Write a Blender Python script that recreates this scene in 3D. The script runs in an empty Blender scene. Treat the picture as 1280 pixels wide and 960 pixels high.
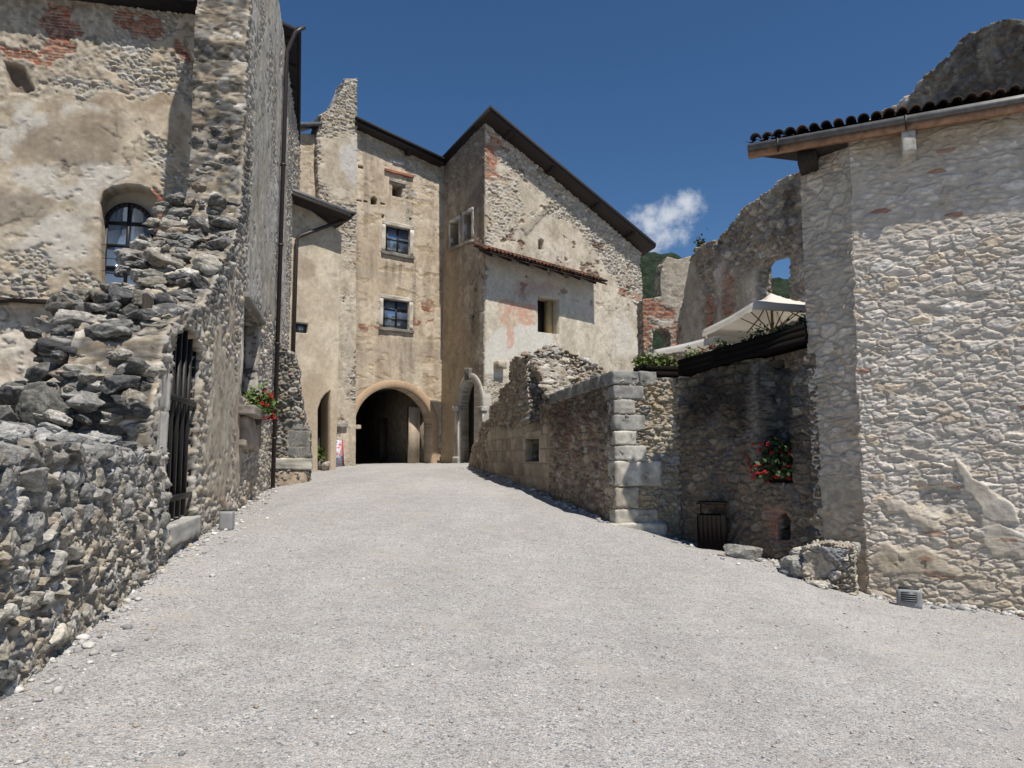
import bpy, math, random
import numpy as np
from mathutils import Vector
from mathutils.geometry import tessellate_polygon
random.seed(7)
R = math.radians
SC = bpy.context.scene
COL = SC.collection

# ------------------------------------------------------------------ camera, sky, sun, exposure
F, CX, CY = 930.0, 640.0, 480.0
PITCH = math.atan(95 / F)
CAMZ = 1.6
cam_d = bpy.data.cameras.new('camera')
cam_d.sensor_width = 36.0
cam_d.lens = F / 1280 * 36.0
cam_d.clip_end = 8000
cam = bpy.data.objects.new('camera', cam_d)
cam.location = (0, 0, CAMZ)
cam.rotation_euler = (math.pi / 2 + PITCH, 0, 0)
COL.objects.link(cam)
SC.camera = cam

SUN_AZ = (.585, -.811)                      # horizontal direction towards the sun
SUN_EL = R(62)
world = bpy.data.worlds.new('World')
SC.world = world
world.use_nodes = True
nt = world.node_tree
nt.nodes.clear()
wo = nt.nodes.new('ShaderNodeOutputWorld')
bg = nt.nodes.new('ShaderNodeBackground')
sky = nt.nodes.new('ShaderNodeTexSky')
sky.sky_type = 'NISHITA'
sky.sun_disc = False
sky.sun_elevation = SUN_EL
sky.sun_rotation = math.atan2(SUN_AZ[0], SUN_AZ[1])
sky.altitude = 1200
sky.air_density = 1.0
sky.dust_density = 0.1
sky.ozone_density = 4.0
SKY_STRENGTH = .058
bg.inputs['Strength'].default_value = SKY_STRENGTH
# one small cumulus cloud, placed by its direction in the sky
tc = nt.nodes.new('ShaderNodeTexCoord')
def cam_ray(u, v):
    x, y, z = (u - CX) / F, 1.0, -(v - CY) / F
    c, s = math.cos(PITCH), math.sin(PITCH)
    return np.array([x, y * c - z * s, y * s + z * c])
def wmath(op, a, b=None, c=None):
    n = nt.nodes.new('ShaderNodeMath'); n.operation = op
    for i, q in enumerate((a, b, c)):
        if q is None: continue
        if isinstance(q, (int, float)): n.inputs[i].default_value = q
        else: nt.links.new(q, n.inputs[i])
    return n.outputs[0]
def wlobe(u, v, ru, rv):
    d = cam_ray(u, v); d /= np.linalg.norm(d)
    sub = nt.nodes.new('ShaderNodeVectorMath'); sub.operation = 'SUBTRACT'
    nt.links.new(tc.outputs['Generated'], sub.inputs[0]); sub.inputs[1].default_value = d
    mul = nt.nodes.new('ShaderNodeVectorMath'); mul.operation = 'MULTIPLY'
    nt.links.new(sub.outputs[0], mul.inputs[0]); mul.inputs[1].default_value = (F / ru, F / ru, F / rv)
    ln = nt.nodes.new('ShaderNodeVectorMath'); ln.operation = 'LENGTH'
    nt.links.new(mul.outputs[0], ln.inputs[0])
    return wmath('SUBTRACT', 1.0, ln.outputs['Value'])
m = None
for lb in ((858, 252, 30, 21), (836, 268, 38, 28), (813, 288, 44, 28), (796, 300, 44, 44), (832, 296, 30, 22)):
    l = wlobe(*lb)
    m = l if m is None else wmath('MAXIMUM', m, l)
nz = nt.nodes.new('ShaderNodeTexNoise'); nz.inputs['Scale'].default_value = 30; nz.inputs['Detail'].default_value = 9
nz.inputs['Roughness'].default_value = .62
nt.links.new(tc.outputs['Generated'], nz.inputs['Vector'])
k = wmath('MULTIPLY_ADD', nz.outputs['Fac'], 2.5, -1.34)
k = wmath('ADD', m, k)
mr = nt.nodes.new('ShaderNodeMapRange'); mr.interpolation_type = 'SMOOTHSTEP'
mr.inputs['From Min'].default_value = .0; mr.inputs['From Max'].default_value = 1.0
nt.links.new(k, mr.inputs['Value'])
# far wisps so that the sky is not a bare gradient
mixc = nt.nodes.new('ShaderNodeMix'); mixc.data_type = 'RGBA'
nt.links.new(mr.outputs[0], mixc.inputs['Factor'])
hs = nt.nodes.new('ShaderNodeHueSaturation'); hs.inputs['Saturation'].default_value = 1.16
nt.links.new(sky.outputs['Color'], hs.inputs['Color'])
nt.links.new(hs.outputs[0], mixc.inputs['A'])
mixc.inputs['B'].default_value = (6.6, 7.1, 8.0, 1)
nt.links.new(mixc.outputs['Result'], bg.inputs['Color'])
nt.links.new(bg.outputs[0], wo.inputs[0])

sun_d = bpy.data.lights.new('sun', 'SUN')
sun_d.energy = 3.8
sun_d.angle = R(.53)
sun_d.color = (1.0, .94, .85)
sun = bpy.data.objects.new('sun', sun_d)
sv = Vector((SUN_AZ[0] * math.cos(SUN_EL), SUN_AZ[1] * math.cos(SUN_EL), math.sin(SUN_EL)))
sun.rotation_euler = sv.to_track_quat('Z', 'Y').to_euler()
sun.location = (8, -12, 30)
COL.objects.link(sun)
vs = SC.view_settings
vs.view_transform = 'Standard'; vs.look = 'None'; vs.gamma = 1; vs.exposure = 0.62
vs.use_curve_mapping = False

# ------------------------------------------------------------------ numeric noise
def frac(x): return x - np.floor(x)
def h2(ix, iy, seed):
    return frac(np.sin(ix * 127.1 + iy * 311.7 + seed * 74.7) * 43758.5453)
def h3(ix, iy, iz, seed):
    return frac(np.sin(ix * 127.1 + iy * 311.7 + iz * 191.3 + seed * 74.7) * 43758.5453)
def vnoise(x, y, seed=0):
    ix, iy = np.floor(x), np.floor(y); fx, fy = x - ix, y - iy
    fx = fx * fx * (3 - 2 * fx); fy = fy * fy * (3 - 2 * fy)
    a = h2(ix, iy, seed) * (1 - fx) + h2(ix + 1, iy, seed) * fx
    b = h2(ix, iy + 1, seed) * (1 - fx) + h2(ix + 1, iy + 1, seed) * fx
    return a * (1 - fy) + b * fy
def fbm(x, y, seed=0, o=4):
    t = 0; a = .5; n = 0
    for i in range(o):
        t = t + a * vnoise(x * 2 ** i + 17.3 * i, y * 2 ** i - 9.1 * i, seed + i); n += a; a *= .55
    return t / n
def vnoise3(x, y, z, seed=0):
    ix, iy, iz = np.floor(x), np.floor(y), np.floor(z)
    fx, fy, fz = x - ix, y - iy, z - iz
    fx = fx * fx * (3 - 2 * fx); fy = fy * fy * (3 - 2 * fy); fz = fz * fz * (3 - 2 * fz)
    r = 0
    for dx in (0, 1):
        for dy in (0, 1):
            for dz in (0, 1):
                w = (fx if dx else 1 - fx) * (fy if dy else 1 - fy) * (fz if dz else 1 - fz)
                r = r + w * h3(ix + dx, iy + dy, iz + dz, seed)
    return r
def sstep(a, b, x):
    t = np.clip((x - a) / (b - a), 0, 1); return t * t * (3 - 2 * t)
def lerp(a, b, m):
    a = np.asarray(a, float); b = np.asarray(b, float)
    m = np.asarray(m)
    if a.ndim >= 1 and a.shape[-1] == 3 or b.ndim >= 1 and b.shape[-1] == 3:
        m = m[..., None]
    return a * (1 - m) + b * m
def vor(x, y, seed, jx=.8, jy=.7):
    ix, iy = np.floor(x), np.floor(y)
    f1 = np.full(x.shape, 9.); f2 = np.full(x.shape, 9.)
    cx = np.zeros_like(x); cy = np.zeros_like(x); px = np.zeros_like(x); py = np.zeros_like(x)
    for dx in (-1, 0, 1):
        for dy in (-1, 0, 1):
            gx, gy = ix + dx, iy + dy
            ox = gx + .5 + jx * (h2(gx, gy, seed) - .5) + .5 * (gy % 2) * (1 - jx * .3)
            oy = gy + .5 + jy * (h2(gx, gy, seed + 3) - .5)
            d = np.hypot(x - ox, y - oy)
            n = d < f1
            f2 = np.where(n, f1, np.minimum(f2, d))
            f1 = np.where(n, d, f1)
            cx = np.where(n, gx, cx); cy = np.where(n, gy, cy)
            px = np.where(n, x - ox, px); py = np.where(n, y - oy, py)
    return f2 - f1, h2(cx, cy, seed + 11), h2(cx, cy, seed + 12), h2(cx, cy, seed + 13), px, py
def vor3(x, y, z, seed):
    ix, iy, iz = np.floor(x), np.floor(y), np.floor(z)
    f1 = np.full(x.shape, 9.); f2 = np.full(x.shape, 9.)
    c = [np.zeros_like(x) for _ in range(3)]
    for dx in (-1, 0, 1):
        for dy in (-1, 0, 1):
            for dz in (-1, 0, 1):
                g = (ix + dx, iy + dy, iz + dz)
                o = [g[i] + .5 + .8 * (h3(*g, seed + i) - .5) for i in range(3)]
                d = np.sqrt((x - o[0]) ** 2 + (y - o[1]) ** 2 + (z - o[2]) ** 2)
                n = d < f1
                f2 = np.where(n, f1, np.minimum(f2, d)); f1 = np.where(n, d, f1)
                c = [np.where(n, g[i], c[i]) for i in range(3)]
    return f2 - f1, h3(*c, seed + 11), h3(*c, seed + 12), h3(*c, seed + 13)
def pick(pal, r):
    pal = np.array(pal, float)
    return pal[np.clip((r * len(pal)).astype(int), 0, len(pal) - 1)]

# ------------------------------------------------------------------ materials
def mat_new(name):
    m = bpy.data.materials.new(name); m.use_nodes = True
    n = m.node_tree.nodes; l = m.node_tree.links
    return m, n, l, n['Principled BSDF']
def masonry(name, nscale=14, lo=.72, hi=1.22, bscale=45, bdist=.012, rough=.95):
    m, n, l, b = mat_new(name)
    at = n.new('ShaderNodeAttribute'); at.attribute_name = 'Col'
    g = n.new('ShaderNodeNewGeometry')
    n1 = n.new('ShaderNodeTexNoise'); n1.inputs['Scale'].default_value = nscale
    n1.inputs['Detail'].default_value = 8; n1.inputs['Roughness'].default_value = .68
    l.new(g.outputs['Position'], n1.inputs['Vector'])
    mr = n.new('ShaderNodeMapRange'); mr.inputs['From Min'].default_value = .3; mr.inputs['From Max'].default_value = .7
    mr.inputs['To Min'].default_value = lo; mr.inputs['To Max'].default_value = hi
    l.new(n1.outputs['Fac'], mr.inputs['Value'])
    mx = n.new('ShaderNodeVectorMath'); mx.operation = 'SCALE'
    l.new(at.outputs['Color'], mx.inputs[0]); l.new(mr.outputs[0], mx.inputs['Scale'])
    l.new(mx.outputs[0], b.inputs['Base Color'])
    b.inputs['Roughness'].default_value = rough
    b.inputs['Specular IOR Level'].default_value = .2
    n2 = n.new('ShaderNodeTexNoise'); n2.inputs['Scale'].default_value = bscale
    n2.inputs['Detail'].default_value = 6; n2.inputs['Roughness'].default_value = .65
    l.new(g.outputs['Position'], n2.inputs['Vector'])
    bp = n.new('ShaderNodeBump'); bp.inputs['Strength'].default_value = .8; bp.inputs['Distance'].default_value = bdist
    l.new(n2.outputs['Fac'], bp.inputs['Height']); l.new(bp.outputs[0], b.inputs['Normal'])
    return m
def simple(name, col, rough=.6, nscale=20, var=.3, bump=.0, metallic=0, spec=.4, stretch=None):
    m, n, l, b = mat_new(name)
    g = n.new('ShaderNodeTexCoord')
    n1 = n.new('ShaderNodeTexNoise'); n1.inputs['Scale'].default_value = nscale; n1.inputs['Detail'].default_value = 6
    v = g.outputs['Object']
    if stretch:
        mp = n.new('ShaderNodeMapping'); mp.inputs['Scale'].default_value = stretch
        l.new(v, mp.inputs['Vector']); v = mp.outputs[0]
    l.new(v, n1.inputs['Vector'])
    mr = n.new('ShaderNodeMapRange'); mr.inputs['From Min'].default_value = .3; mr.inputs['From Max'].default_value = .7
    mr.inputs['To Min'].default_value = 1 - var; mr.inputs['To Max'].default_value = 1 + var
    l.new(n1.outputs['Fac'], mr.inputs['Value'])
    mx = n.new('ShaderNodeVectorMath'); mx.operation = 'SCALE'; mx.inputs[0].default_value = col
    l.new(mr.outputs[0], mx.inputs['Scale']); l.new(mx.outputs[0], b.inputs['Base Color'])
    b.inputs['Roughness'].default_value = rough; b.inputs['Metallic'].default_value = metallic
    b.inputs['Specular IOR Level'].default_value = spec
    if bump:
        bp = n.new('ShaderNodeBump'); bp.inputs['Strength'].default_value = .7; bp.inputs['Distance'].default_value = bump
        l.new(n1.outputs['Fac'], bp.inputs['Height']); l.new(bp.outputs[0], b.inputs['Normal'])
    return m
M_ROCK = masonry('rubble masonry', 18, .62, 1.3, 34, .03)
M_WALL = masonry('weathered wall', 9, .82, 1.14, 38, .008)
M_BLOCK = masonry('dressed stone', 22, .78, 1.18, 60, .006)
M_DARKWOOD = simple('dark weathered timber', (.022, .016, .012), .8, 30, .5, .01, stretch=(1, 1, .2))
M_SOFFIT = simple('dark brown boards', (.030, .021, .016), .8, 24, .35, .006)
M_BROWNWOOD = simple('brown timber', (.20, .085, .035), .75, 24, .35, .006, stretch=(.3, .3, 3))
M_GREYWOOD = simple('grey timber door', (.40, .33, .25), .8, 18, .35, .006, stretch=(3, 3, .4))
M_IRON = simple('black iron', (.012, .011, .011), .55, 30, .3, .003)
M_PIPE = simple('brown painted pipe', (.035, .026, .026), .45, 12, .2)
M_FRAME = simple('dark window frame', (.016, .015, .016), .5, 20, .2)
M_ROOF = simple('dark roof edge', (.012, .010, .010), .8, 8, .4, .01)
M_LEAD = simple('grey roof edge', (.10, .10, .105), .55, 8, .3, .004)
M_ZINC = simple('grey gutter metal', (.115, .112, .11), .5, 9, .25, .002)
M_COPPER = simple('tan eaves board', (.29, .16, .09), .6, 10, .35, .002)
M_CANVAS = simple('cream canvas', (.84, .82, .78), .85, 3, .05)
M_WHITECANVAS = simple('white canvas', (.86, .86, .85), .8, 3, .04)
for _m in (M_CANVAS, M_WHITECANVAS):
    _n, _l = _m.node_tree.nodes, _m.node_tree.links
    _t = _n.new('ShaderNodeBsdfTranslucent'); _t.inputs['Color'].default_value = (.84, .81, .74, 1)
    _x = _n.new('ShaderNodeMixShader'); _x.inputs[0].default_value = .45
    _l.new(_n['Principled BSDF'].outputs[0], _x.inputs[1]); _l.new(_t.outputs[0], _x.inputs[2]); _l.new(_x.outputs[0], _n['Material Output'].inputs[0])
M_GREYBOX = simple('grey painted box', (.24, .245, .25), .5, 10, .12)
M_GREYLID = simple('dark grille', (.035, .036, .04), .5, 10, .1)
M_BIN = simple('bin timber slats', (.008, .0065, .006), .9, 30, .2, .0015, 0, .08, stretch=(4, 4, .4))
M_TERRA = simple('terracotta pot', (.27, .11, .06), .85, 10, .2)
M_POT = simple('dark plastic pot', (.03, .026, .024), .6, 10, .2)
M_RED = simple('red petals', (.45, .014, .016), .6, 30, .3)
M_LEAF = simple('green leaves', (.075, .13, .028), .6, 6, .45)
M_LEAFDARK = simple('dark leaves', (.03, .055, .018), .65, 6, .4)
M_LEAFLIGHT = simple('yellow green leaves', (.10, .135, .03), .6, 6, .4)
M_BARK = simple('twigs', (.05, .04, .03), .9)
M_PLASTERDARK = simple('passage plaster', (.30, .255, .20), .95, 4, .3, .01)
def glass(name, col=(.02, .03, .045)):
    m, n, l, b = mat_new(name)
    tcn = n.new('ShaderNodeTexCoord'); nn = n.new('ShaderNodeTexNoise'); nn.inputs['Scale'].default_value = 1.7
    l.new(tcn.outputs['Object'], nn.inputs['Vector'])
    bp = n.new('ShaderNodeBump'); bp.inputs['Strength'].default_value = .05; bp.inputs['Distance'].default_value = .02
    l.new(nn.outputs['Fac'], bp.inputs['Height']); l.new(bp.outputs[0], b.inputs['Normal'])
    b.inputs['Base Color'].default_value = (.20, .29, .44, 1); b.inputs['Metallic'].default_value = .55; b.inputs['Roughness'].default_value = .05  # blue of the reflected sky is tinted into the half-metallic base colour
    b.inputs['Specular IOR Level'].default_value = 1.0; b.inputs['IOR'].default_value = 1.9
    return m
M_GLASS = glass('window glass')

# ------------------------------------------------------------------ object helpers
def thing(name, label, cat, loc, group=None):
    o = bpy.data.objects.new(name, None); COL.objects.link(o)
    o.location = loc; o['label'] = label; o['category'] = cat
    o.empty_display_size = .3
    if group: o['group'] = group
    return o
def tag(o, label, cat, group=None):
    o['label'] = label; o['category'] = cat
    if group: o['group'] = group
    return o
def wloc(o):
    v = Vector((0, 0, 0))
    while o is not None:
        v += Vector(o.location); o = o.parent
    return v
def mk(name, verts, faces, mat, parent=None, cols=None, smooth=False, loc=None):
    """verts in world space; faces an (n,4) / (n,3) array or a list of tuples; ONE mesh object"""
    verts = np.asarray(verts, float)
    base = wloc(parent) if parent is not None else Vector(loc if loc is not None else (0, 0, 0))
    base = np.array(base)
    me = bpy.data.meshes.new(name)
    v = verts - base
    if isinstance(faces, np.ndarray):
        fl = [faces]
    else:
        by = {}
        for f in faces: by.setdefault(len(f), []).append(f)
        fl = [np.array(x) for x in by.values()]
    me.vertices.add(len(v)); me.vertices.foreach_set('co', v.astype(np.float32).ravel())
    nl = sum(a.size for a in fl); nf = sum(len(a) for a in fl)
    me.loops.add(nl); me.loops.foreach_set('vertex_index', np.concatenate([a.ravel() for a in fl]).astype(np.int32))
    tot = np.concatenate([np.full(len(a), a.shape[1]) for a in fl]); st = np.concatenate([[0], np.cumsum(tot)[:-1]])
    me.polygons.add(nf); me.polygons.foreach_set('loop_start', st.astype(np.int32))
    try: me.polygons.foreach_set('loop_total', tot.astype(np.int32))
    except Exception: pass
    me.update(calc_edges=True); me.validate()
    if cols is not None:
        a = me.color_attributes.new('Col', 'FLOAT_COLOR', 'POINT')
        c = np.ones((len(v), 4), np.float32); c[:, :3] = np.clip(cols, .004, .9)
        a.data.foreach_set('color', c.ravel())
    if smooth: me.polygons.foreach_set('use_smooth', np.ones(nf, bool))
    me.materials.append(mat)
    o = bpy.data.objects.new(name, me); COL.objects.link(o)
    if parent is not None: o.parent = parent
    else: o.location = Vector(base)
    return o
class MB:
    """collects pieces of one mesh"""
    def __init__(s): s.v = []; s.f = []; s.c = []
    def add(s, v, f, c=None):
        k = len(s.v); s.v.extend([tuple(p) for p in v]); s.f.extend([tuple(int(i) + k for i in q) for q in f])
        if c is not None:
            c = np.asarray(c, float)
            s.c.extend([tuple(c)] * len(v) if c.ndim == 1 else [tuple(q) for q in c])
        return s
    def hexa(s, p, c=None):
        return s.add(p, [(0, 3, 2, 1), (4, 5, 6, 7), (0, 1, 5, 4), (1, 2, 6, 5), (2, 3, 7, 6), (3, 0, 4, 7)], c)
    def box(s, x0, x1, y0, y1, z0, z1, c=None):
        return s.hexa([(x0, y0, z0), (x1, y0, z0), (x1, y1, z0), (x0, y1, z0), (x0, y0, z1), (x1, y0, z1), (x1, y1, z1), (x0, y1, z1)], c)
    def pbox(s, P, s0, s1, z0, z1, w0, w1, c=None):
        q = [P.w(s0, z0, w1), P.w(s1, z0, w1), P.w(s1, z0, w0), P.w(s0, z0, w0), P.w(s0, z1, w1), P.w(s1, z1, w1), P.w(s1, z1, w0), P.w(s0, z1, w0)]
        return s.hexa(q, c)
    def tube(s, pts, r, n=8, c=None):
        pts = [np.array(p, float) for p in pts]; k0 = len(s.v)
        rr = r if hasattr(r, '__len__') else [r] * len(pts)
        prev = None
        vv = []
        for i, p in enumerate(pts):
            d = pts[min(i + 1, len(pts) - 1)] - pts[max(i - 1, 0)]; d = d / np.linalg.norm(d)
            a = np.cross(d, (0, 0, 1)) if abs(d[2]) < .9 else np.cross(d, (1, 0, 0))
            if prev is not None: a = prev - d * np.dot(prev, d)
            a = a / np.linalg.norm(a); b = np.cross(d, a); prev = a
            for j in range(n):
                t = 2 * math.pi * j / n
                vv.append(p + rr[i] * (a * math.cos(t) + b * math.sin(t)))
        ff = []
        for i in range(len(pts) - 1):
            for j in range(n):
                ff.append((i * n + j, i * n + (j + 1) % n, (i + 1) * n + (j + 1) % n, (i + 1) * n + j))
        ff.append(tuple(range(n))[::-1]); ff.append(tuple((len(pts) - 1) * n + j for j in range(n)))
        return s.add(vv, ff, c)
    def build(s, name, mat, parent=None, smooth=False, loc=None):
        return mk(name, s.v, s.f, mat, parent, np.array(s.c) if s.c else None, smooth, loc)

class Plane:
    """vertical plane through two plan points; s runs from a to b, w is the distance out of the wall (towards the courtyard)"""
    def __init__(p, a, b):
        p.a = np.array(a, float); d = np.array(b, float) - p.a; p.L = np.hypot(*d); p.e = d / p.L
        n = np.array([p.e[1], -p.e[0]])
        if np.dot(n, -p.a) < 0: n = -n
        p.n = n
    def w(p, s, z, w=0.):
        q = p.a + p.e * s + p.n * w
        return np.array([q[0], q[1], z])
    def W(p, s, z, w):
        return np.stack([p.a[0] + p.e[0] * s + p.n[0] * w, p.a[1] + p.e[1] * s + p.n[1] * w, z + 0 * s], -1)
    def px(p, u, v, w=0.):
        r = cam_ray(u, v); o = p.a + p.n * w
        t = np.dot(o, p.n) / np.dot(r[:2], p.n)
        q = r * t
        return float(np.dot(q[:2] - p.a, p.e)), float(q[2] + CAMZ)
    def poly(p, pts, w=0.): return [p.px(u, v, w) for u, v in pts]
def at(u, v, d):
    r = cam_ray(u, v); return r * (d / r[1]) + np.array([0, 0, CAMZ])

# ------------------------------------------------------------------ wall surface styles
# palettes are real (unlit) stone colours
P_LIME = [(.42, .39, .34), (.36, .335, .29), (.47, .445, .40), (.40, .34, .26), (.33, .315, .29), (.44, .41, .36), (.29, .27, .245), (.43, .37, .28)]
P_GREY = [(.13, .13, .128), (.19, .187, .18), (.09, .09, .088), (.27, .26, .245), (.15, .15, .15), (.11, .108, .10), (.33, .32, .30)]
P_MIX = [(.30, .28, .25), (.22, .21, .195), (.37, .345, .31), (.17, .165, .155), (.31, .27, .21), (.40, .38, .345), (.25, .20, .15)]
P_WARM = [(.26, .215, .165), (.31, .265, .20), (.20, .165, .125), (.17, .14, .115), (.35, .31, .25), (.25, .19, .14), (.14, .12, .105)]
P_BRICK = [(.30, .115, .065), (.36, .15, .085), (.25, .09, .055), (.33, .17, .11), (.28, .13, .09)]
MORTAR = (.33, .29, .235)
def facets(x, y, seed):
    e, r1, r2, r3, dx, dy = vor(x, y, seed, .9, .9)
    return dx * (r2 - .5) * 2 + dy * (r3 - .5) * 2 + (r1 - .5) * .45
def rubble(s, z, w, h, seed, pal, mortar=MORTAR, amp=.04, rough=.35, joint=.2, warp=.25, crag=.75, miss=.05):
    wx = s / w + warp * (fbm(s / w * .9, z / h * .9, seed + 40, 3) - .5) * 2
    wz = z / h + warp * (fbm(s / w * .7 + 31, z / h * .9, seed + 41, 3) - .5) * 2
    # a second set of smaller stones breaks up the even size
    e, r1, r2, r3, dx, dy = vor(wx, wz, seed)
    e2, q1, q2, q3, ex, ey = vor(wx * 1.9 + 5, wz * 1.7 + 3, seed + 60)
    sm = fbm(wx * .45, wz * .45, seed + 70, 2) > .55
    e = np.where(sm, e2 * .62, e); r1 = np.where(sm, q1, r1); r2 = np.where(sm, q2, r2); r3 = np.where(sm, q3, r3)
    dx = np.where(sm, ex * .5, dx); dy = np.where(sm, ey * .5, dy)
    e = e + (fbm(s * 9, z * 9, seed + 44, 3) - .5) * .16
    mm = sstep(joint * .25, joint * 1.25, e)
    disp = mm * (.35 + .65 * r1) * amp + mm * amp * 1.1 * (dx * (r2 - .5) + dy * (r3 - .5)) * 1.6
    f = fbm(s / w * 3.2, z / h * 3.2, seed + 50, 4) - .5
    g2 = facets(wx * 2.3 + f * .8, wz * 2.1, seed + 80); g3 = facets(s / w * 6.1 + f, z / h * 5.2, seed + 90)
    gone = (r3 < miss) * mm
    disp = disp * (1 - gone * 1.5) + f * amp * rough * 1.6 + amp * crag * (.75 * g2 + .4 * g3) * (.35 + .65 * mm)
    mm = mm * (1 - .8 * gone)
    c = pick(pal, r2) * (.82 + .36 * r3)[..., None]
    c = c * (1 + .8 * f + .22 * g2 + .16 * g3)[..., None]
    mo = np.array(mortar) * (.85 + .3 * fbm(s * 5, z * 5, seed + 51, 3))[..., None]
    return disp, lerp(mo, c, mm)
def plaster(s, z, seed, c1, c2, base=.03, bumpy=.012, scale=1.2, streak=.3):
    a = fbm(s / scale, z / scale, seed, 5)
    b = fbm(s / scale * 4, z / scale * 3, seed + 8, 4)
    st = fbm(s * 3.1, z * .35, seed + 15, 4)
    c = lerp(np.array(c1), np.array(c2), sstep(.32, .68, a * .7 + b * .3))
    g = fbm(s * 7, z * 7, seed + 21, 4)
    pit = sstep(.66, .72, fbm(s * 5.2, z * 6.1, seed + 25, 3)) * sstep(.42, .55, a)
    c = c * (1 + streak * (st - .5) * 1.6 + .5 * (b - .5) + .42 * (g - .5) - .22 * pit)[..., None]
    return base + (b - .5) * bumpy * 2 + (a - .5) * bumpy * 1.5 + (g - .5) * bumpy * .8 - pit * bumpy * .9, c
def bricks(s, z, seed, bw=.27, bh=.075, amp=.03):
    zr = z / bh + .35 * (fbm(s * 1.5, z * 1.5, seed, 2) - .5)
    row = np.floor(zr); sx = s / bw + .5 * (row % 2) + .2 * h2(row, row * 0, seed)
    cx = np.floor(sx); fx = sx - cx; fz = zr - row
    e = np.minimum(np.minimum(fx, 1 - fx) * bw, np.minimum(fz, 1 - fz) * bh) + (fbm(s * 14, z * 14, seed + 2, 2) - .5) * .02
    mm = sstep(.004, .014, e)
    r = h2(cx, row, seed + 5); q = h2(cx, row, seed + 6)
    f = fbm(s * 7, z * 7, seed + 9, 3) - .5
    c = pick(P_BRICK, r) * (.7 + .5 * q + f)[..., None]
    return mm * amp * (.4 + .6 * q) + f * amp * .4, lerp(np.array(MORTAR) * .95, c, mm)
def blocks(s, z, seed, bw=.7, bh=.4, pal=P_LIME, amp=.02):
    row = np.floor(z / bh); fz = z / bh - row
    sx = s / bw + .5 * (row % 2) + .5 * h2(row, row * 0, seed)
    cx = np.floor(sx); fx = sx - cx
    e = np.minimum(np.minimum(fx, 1 - fx) * bw, np.minimum(fz, 1 - fz) * bh) + (fbm(s * 10, z * 10, seed + 2, 2) - .5) * .025
    mm = sstep(.004, .022, e)
    r = h2(cx, row, seed + 5); q = h2(cx, row, seed + 6)
    f = fbm(s * 5, z * 5, seed + 9, 4) - .5
    c = pick(pal, r) * (.85 + .3 * q + .7 * f)[..., None]
    return mm * amp * (.6 + .4 * q) + f * amp * .5, lerp(np.array(MORTAR) * .85, c, mm)
def mask_poly(poly, s, z):
    inside = np.zeros(s.shape, bool); n = len(poly)
    for i in range(n):
        (x1, y1), (x2, y2) = poly[i], poly[(i + 1) % n]
        if y1 == y2: continue
        cr = ((y1 > z) != (y2 > z)) & (s < (x2 - x1) * (z - y1) / (y2 - y1) + x1)
        inside ^= cr
    return inside
def seg_nearest(poly, x, y):
    bd = np.full(x.shape, 1e9); bx = x.copy(); by = y.copy(); n = len(poly)
    for i in range(n):
        (x1, y1), (x2, y2) = poly[i], poly[(i + 1) % n]
        L = (x2 - x1) ** 2 + (y2 - y1) ** 2
        if L < 1e-12: continue
        t = np.clip(((x - x1) * (x2 - x1) + (y - y1) * (y2 - y1)) / L, 0, 1)
        qx, qy = x1 + t * (x2 - x1), y1 + t * (y2 - y1); d = np.hypot(x - qx, y - qy)
        m = d < bd; bd = np.where(m, d, bd); bx = np.where(m, qx, bx); by = np.where(m, qy, by)
    return bd, bx, by
class Patch:
    """irregular area of a wall, given by an outline on that wall; edge = raggedness in metres"""
    def __init__(p, P, pts, edge=.15, freq=2.5, soft=.04, seed=1):
        p.poly = P.poly(pts); p.edge = edge; p.freq = freq; p.soft = soft; p.seed = seed
    def __call__(p, s, z):
        d, _, _ = seg_nearest(p.poly, s, z)
        d = np.where(mask_poly(p.poly, s, z), d, -d)
        d = d + (fbm(s * p.freq, z * p.freq, p.seed, 5) - .5) * 2.4 * p.edge
        return sstep(-p.soft, p.soft, d)
def ring(u, v, ru, rv, n=14): return [(u + ru * math.cos(2 * math.pi * i / n), v + rv * math.sin(2 * math.pi * i / n)) for i in range(n)]
def over(base, layer, m):
    return base[0] * (1 - m) + layer[0] * m, lerp(base[1], layer[1], m)
def tint(base, col, m): return base[0], lerp(base[1], np.array(col), m)
def mulc(base, k): return base[0], base[1] * k[..., None]
def jag(pts, amp, step, seed=0):
    """break a straight outline into a ragged one (metres)"""
    rnd = random.Random(seed); out = []
    for i in range(len(pts) - 1):
        a, b = pts[i], pts[i + 1]
        L = math.hypot(b[0] - a[0], b[1] - a[1]); n = max(1, int(L / step))
        for k in range(n):
            t = k / n
            j = 0 if (k == 0 and i == 0) else amp
            out.append((a[0] + (b[0] - a[0]) * t + rnd.uniform(-j, j), a[1] + (b[1] - a[1]) * t + rnd.uniform(-j, j)))
    out.append(pts[-1]); return out

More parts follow.
